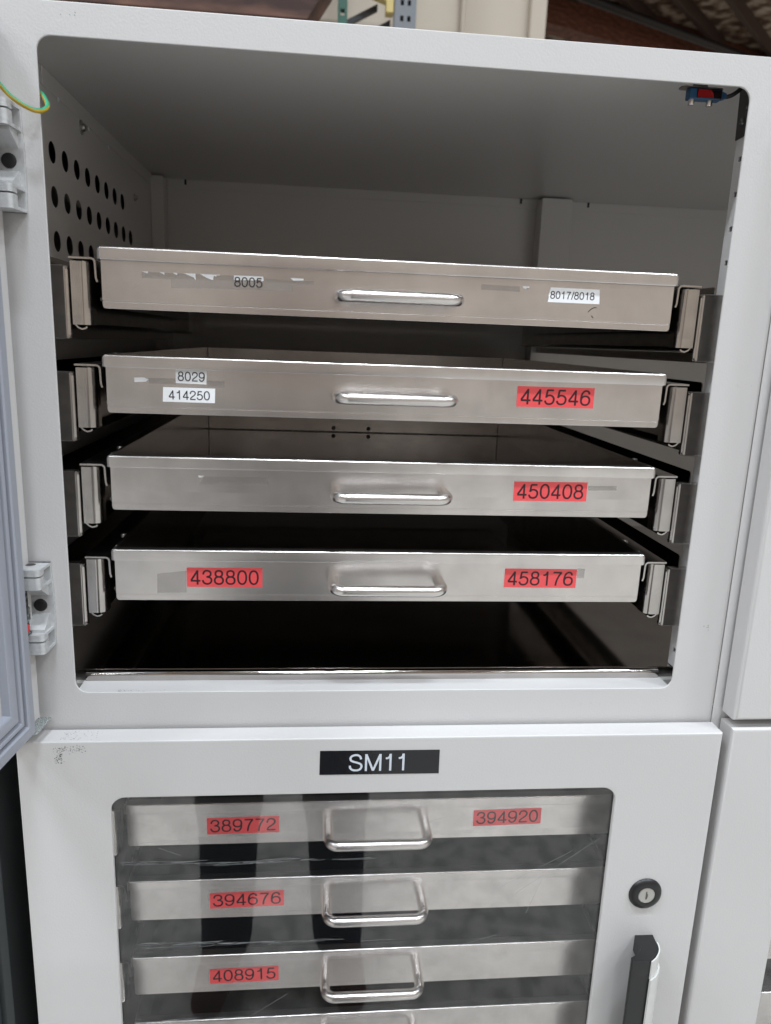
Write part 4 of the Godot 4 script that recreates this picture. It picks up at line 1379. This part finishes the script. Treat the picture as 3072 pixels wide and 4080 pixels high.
# bones: [a, b, ra, rb, colour]; surface nets over the cells near the bones
func flesh(g: Geo, bones: Array, cell: float, blend: float) -> void:
	var near := {}
	var cells := {}
	for b in bones:
		var r: float = maxf(b[2], b[3]) + cell * 2.5
		var lo := Vector3i(((b[0] as Vector3).min(b[1]) - Vector3.ONE * r) / cell) - Vector3i.ONE
		var hi := Vector3i(((b[0] as Vector3).max(b[1]) + Vector3.ONE * r) / cell) + Vector3i.ONE
		var ab: Vector3 = b[1] - b[0]
		var ll := maxf(ab.length_squared(), 1e-9)
		for x in range(lo.x, hi.x + 1):
			for y in range(lo.y, hi.y + 1):
				for z in range(lo.z, hi.z + 1):
					var p := Vector3(x, y, z) * cell
					var t := clampf((p - b[0]).dot(ab) / ll, 0.0, 1.0)
					var d: float = p.distance_to(b[0] + ab * t) - lerpf(b[2], b[3], t)
					if d > cell * 3.0: continue
					var k := Vector3i(x, y, z)
					if near.has(k):
						var o: Array = near[k]
						if d < o[2]:
							o[1] = b[4]; o[2] = d
						o[0] = smin(o[0], d, blend)
					else:
						near[k] = [d, b[4], d]
	for k: Vector3i in near:
		var vals := []
		var sign_in := false
		var sign_out := false
		for i in 8:
			var q := k + Vector3i(i & 1, (i >> 1) & 1, (i >> 2) & 1)
			var f: float = near[q][0] if near.has(q) else cell * 3.0
			vals.append(f)
			if f < 0.0: sign_in = true
			else: sign_out = true
		if not (sign_in and sign_out): continue
		var s := Vector3.ZERO
		var n := 0
		for e in [[0, 1], [2, 3], [4, 5], [6, 7], [0, 2], [1, 3], [4, 6], [5, 7], [0, 4], [1, 5], [2, 6], [3, 7]]:
			var a: float = vals[e[0]]
			var b: float = vals[e[1]]
			if (a < 0.0) != (b < 0.0):
				var pa := Vector3(e[0] & 1, (e[0] >> 1) & 1, (e[0] >> 2) & 1)
				var pb := Vector3(e[1] & 1, (e[1] >> 1) & 1, (e[1] >> 2) & 1)
				s += pa.lerp(pb, a / (a - b))
				n += 1
		cells[k] = [(Vector3(k) + s / n) * cell, near[k][1]]
	for k: Vector3i in cells:
		var f0: float = near[k][0]
		for ax in 3:
			var st := Vector3i.ZERO
			st[ax] = 1
			if not near.has(k + st): continue
			var f1: float = near[k + st][0]
			if (f0 < 0.0) == (f1 < 0.0): continue
			var u := Vector3i.ZERO
			var w := Vector3i.ZERO
			u[(ax + 1) % 3] = 1
			w[(ax + 2) % 3] = 1
			if not (cells.has(k - u) and cells.has(k - w) and cells.has(k - u - w)): continue
			g.tint = cells[k][1]
			g.quad(cells[k][0], cells[k - u][0], cells[k - u - w][0], cells[k - w][0], Vector3(st) * (1.0 if f0 < 0.0 else -1.0))

func person() -> void:
	var t := thing("person", "person in navy trousers, light shirt and brown shoes, mirrored in the lower window", "person", Vector3(0.20, FLOOR_Y, 0.88))
	var navy := Color(0.007, 0.012, 0.040)
	var shirt := Color(0.46, 0.45, 0.44)
	var skin := Color(0.42, 0.26, 0.19)
	var shoe := Color(0.085, 0.030, 0.018)
	var hair := Color(0.03, 0.02, 0.015)
	var b := []
	for s in [-1.0, 1.0]:
		var hip := Vector3(s * 0.092, 0.92, 0.03)
		var knee := Vector3(s * 0.128, 0.50, -0.02)
		var ankle := Vector3(s * 0.140, 0.11, 0.0)
		b.append([hip, knee, 0.094, 0.074, navy])
		b.append([knee, ankle, 0.074, 0.064, navy])
		b.append([ankle + Vector3(0, -0.03, 0.02), ankle + Vector3(s * 0.03, -0.062, -0.15), 0.047, 0.040, shoe])
		b.append([ankle + Vector3(0, -0.062, 0.05), ankle + Vector3(s * 0.02, -0.070, -0.08), 0.040, 0.038, shoe])
		var sh := Vector3(s * 0.185, 1.42, 0.06)
		var el := Vector3(s * 0.235, 1.17, -0.02)
		var wr := Vector3(s * 0.085 + 0.04, 1.36, -0.02 + 0.06)
		b.append([sh, el, 0.054, 0.043, shirt])
		b.append([el, wr, 0.042, 0.027, shirt if s < 0 else shirt])
		b.append([Vector3(s * 0.06, 1.40, 0.06), sh, 0.07, 0.056, shirt])
	b.append([Vector3(-0.06, 0.95, 0.04), Vector3(0.06, 0.95, 0.04), 0.115, 0.115, navy])
	b.append([Vector3(-0.05, 1.05, 0.045), Vector3(0.05, 1.05, 0.045), 0.115, 0.115, shirt])
	b.append([Vector3(-0.07, 1.30, 0.055), Vector3(0.07, 1.30, 0.055), 0.118, 0.118, shirt])
	b.append([Vector3(0, 1.42, 0.06), Vector3(0, 1.54, 0.05), 0.062, 0.052, skin])
	b.append([Vector3(0, 1.62, 0.03), Vector3(0, 1.67, 0.05), 0.082, 0.092, skin])
	b.append([Vector3(0, 1.575, 0.005), Vector3(0, 1.60, 0.02), 0.052, 0.06, skin])
	b.append([Vector3(0, 1.635, -0.055), Vector3(0, 1.60, -0.072), 0.010, 0.015, skin])
	for s in [-1.0, 1.0]:
		b.append([Vector3(s * 0.083, 1.64, 0.05), Vector3(s * 0.085, 1.60, 0.05), 0.014, 0.012, skin])
	var g := Geo.new()
	flesh(g, b, 0.014, 0.03)
	# hands raised before the chest: palm, four fingers bent, thumb beside the palm
	for s in [-1.0, 1.0]:
		var wr := Vector3(s * 0.085 + 0.04, 1.36, 0.04)
		var f := []
		var up := Vector3(-s * 0.25, 0.95, -0.2).normalized()
		var side := Vector3(s, 0.2, 0.0).normalized()
		var fw: Vector3 = up.cross(side).normalized() * (-s)
		f.append([wr - up * 0.015, wr + up * 0.03, 0.026, 0.024, skin])
		for k in 4:
			var base: Vector3 = wr + up * 0.075 + side * (k - 1.5) * 0.019
			f.append([wr + up * 0.03 + side * (k - 1.5) * 0.012, base, 0.016, 0.011, skin])
			var l: float = [0.036, 0.042, 0.039, 0.030][k]
			var m: Vector3 = base + up * l * 0.8 + fw * l * 0.5
			f.append([base, m, 0.0095, 0.0088, skin])
			f.append([m, m + up * l * 0.25 + fw * l * 0.75, 0.0086, 0.0075, skin])
		var th := wr + up * 0.02 - side * 0.026
		var th2: Vector3 = th + up * 0.035 - side * 0.018 + fw * 0.01
		f.append([th, th2, 0.013, 0.0105, skin])
		f.append([th2, th2 + up * 0.03 + fw * 0.012, 0.0105, 0.0085, skin])
		flesh(g, f, 0.0045, 0.007)
	g.smooth = 0.2
	put(g, "figure", M.person, t)
	g = Geo.new()
	flesh(g, [[Vector3(0, 1.66, 0.065), Vector3(0, 1.70, 0.05), 0.092, 0.088, hair], [Vector3(0, 1.62, 0.09), Vector3(0, 1.66, 0.08), 0.07, 0.085, hair], [Vector3(-0.04, 1.735, -0.005), Vector3(0.04, 1.735, -0.005), 0.030, 0.030, hair]], 0.014, 0.03)
	g.smooth = 0.2
	put(g, "hair", M.person, t)


func _ready() -> void:
	rng.seed = 4
	# camera
	var cam := Camera3D.new()
	cam.name = "camera"
	add_child(cam)
	cam.position = Vector3(0.2637, -0.2650, 0.7938)
	cam.rotation = Vector3(-0.22645, -0.09881, 0.03809)
	cam.near = 0.02
	cam.far = 80.0
	var lens := CameraAttributesPhysical.new()
	lens.frustum_focal_length = 17.33
	lens.frustum_focus_distance = 0.84
	lens.frustum_near = 0.02
	lens.frustum_far = 80.0
	lens.exposure_aperture = 4.8
	cam.attributes = lens
	cam.fov = 69.36
	cam.current = true
	# air of the hall beyond what is built
	var env := Environment.new()
	env.background_mode = Environment.BG_COLOR
	env.background_color = lin(0.365, 0.325, 0.285)
	env.background_energy_multiplier = 1.0
	env.tonemap_mode = Environment.TONE_MAPPER_LINEAR
	env.tonemap_exposure = 1.42
	env.sdfgi_enabled = true
	env.ssao_enabled = true
	env.ssil_enabled = true
	var we := WorldEnvironment.new()
	we.name = "surrounding_air"
	we.environment = env
	add_child(we)
	materials()
	for row in [[2.4, "in the row nearest the cabinet", 21.0], [6.8, "in the middle row", 8.5], [11.2, "in the far row", 7.0]]:
		for col in [[-7.6, "far beyond the open door"], [-3.6, "on the open door's side"], [0.45, "before the open bay"], [4.5, "on the neighbouring bay's side"], [8.5, "far beyond the neighbouring bay"]]:
			lamp(Vector3(col[0], 6.9, row[0]), row[2], "linear warehouse lamp %s, %s" % [row[1], col[1]])
	surroundings()
	cabinet()
	trays()
	sensor()
	ground_wire()
	person()
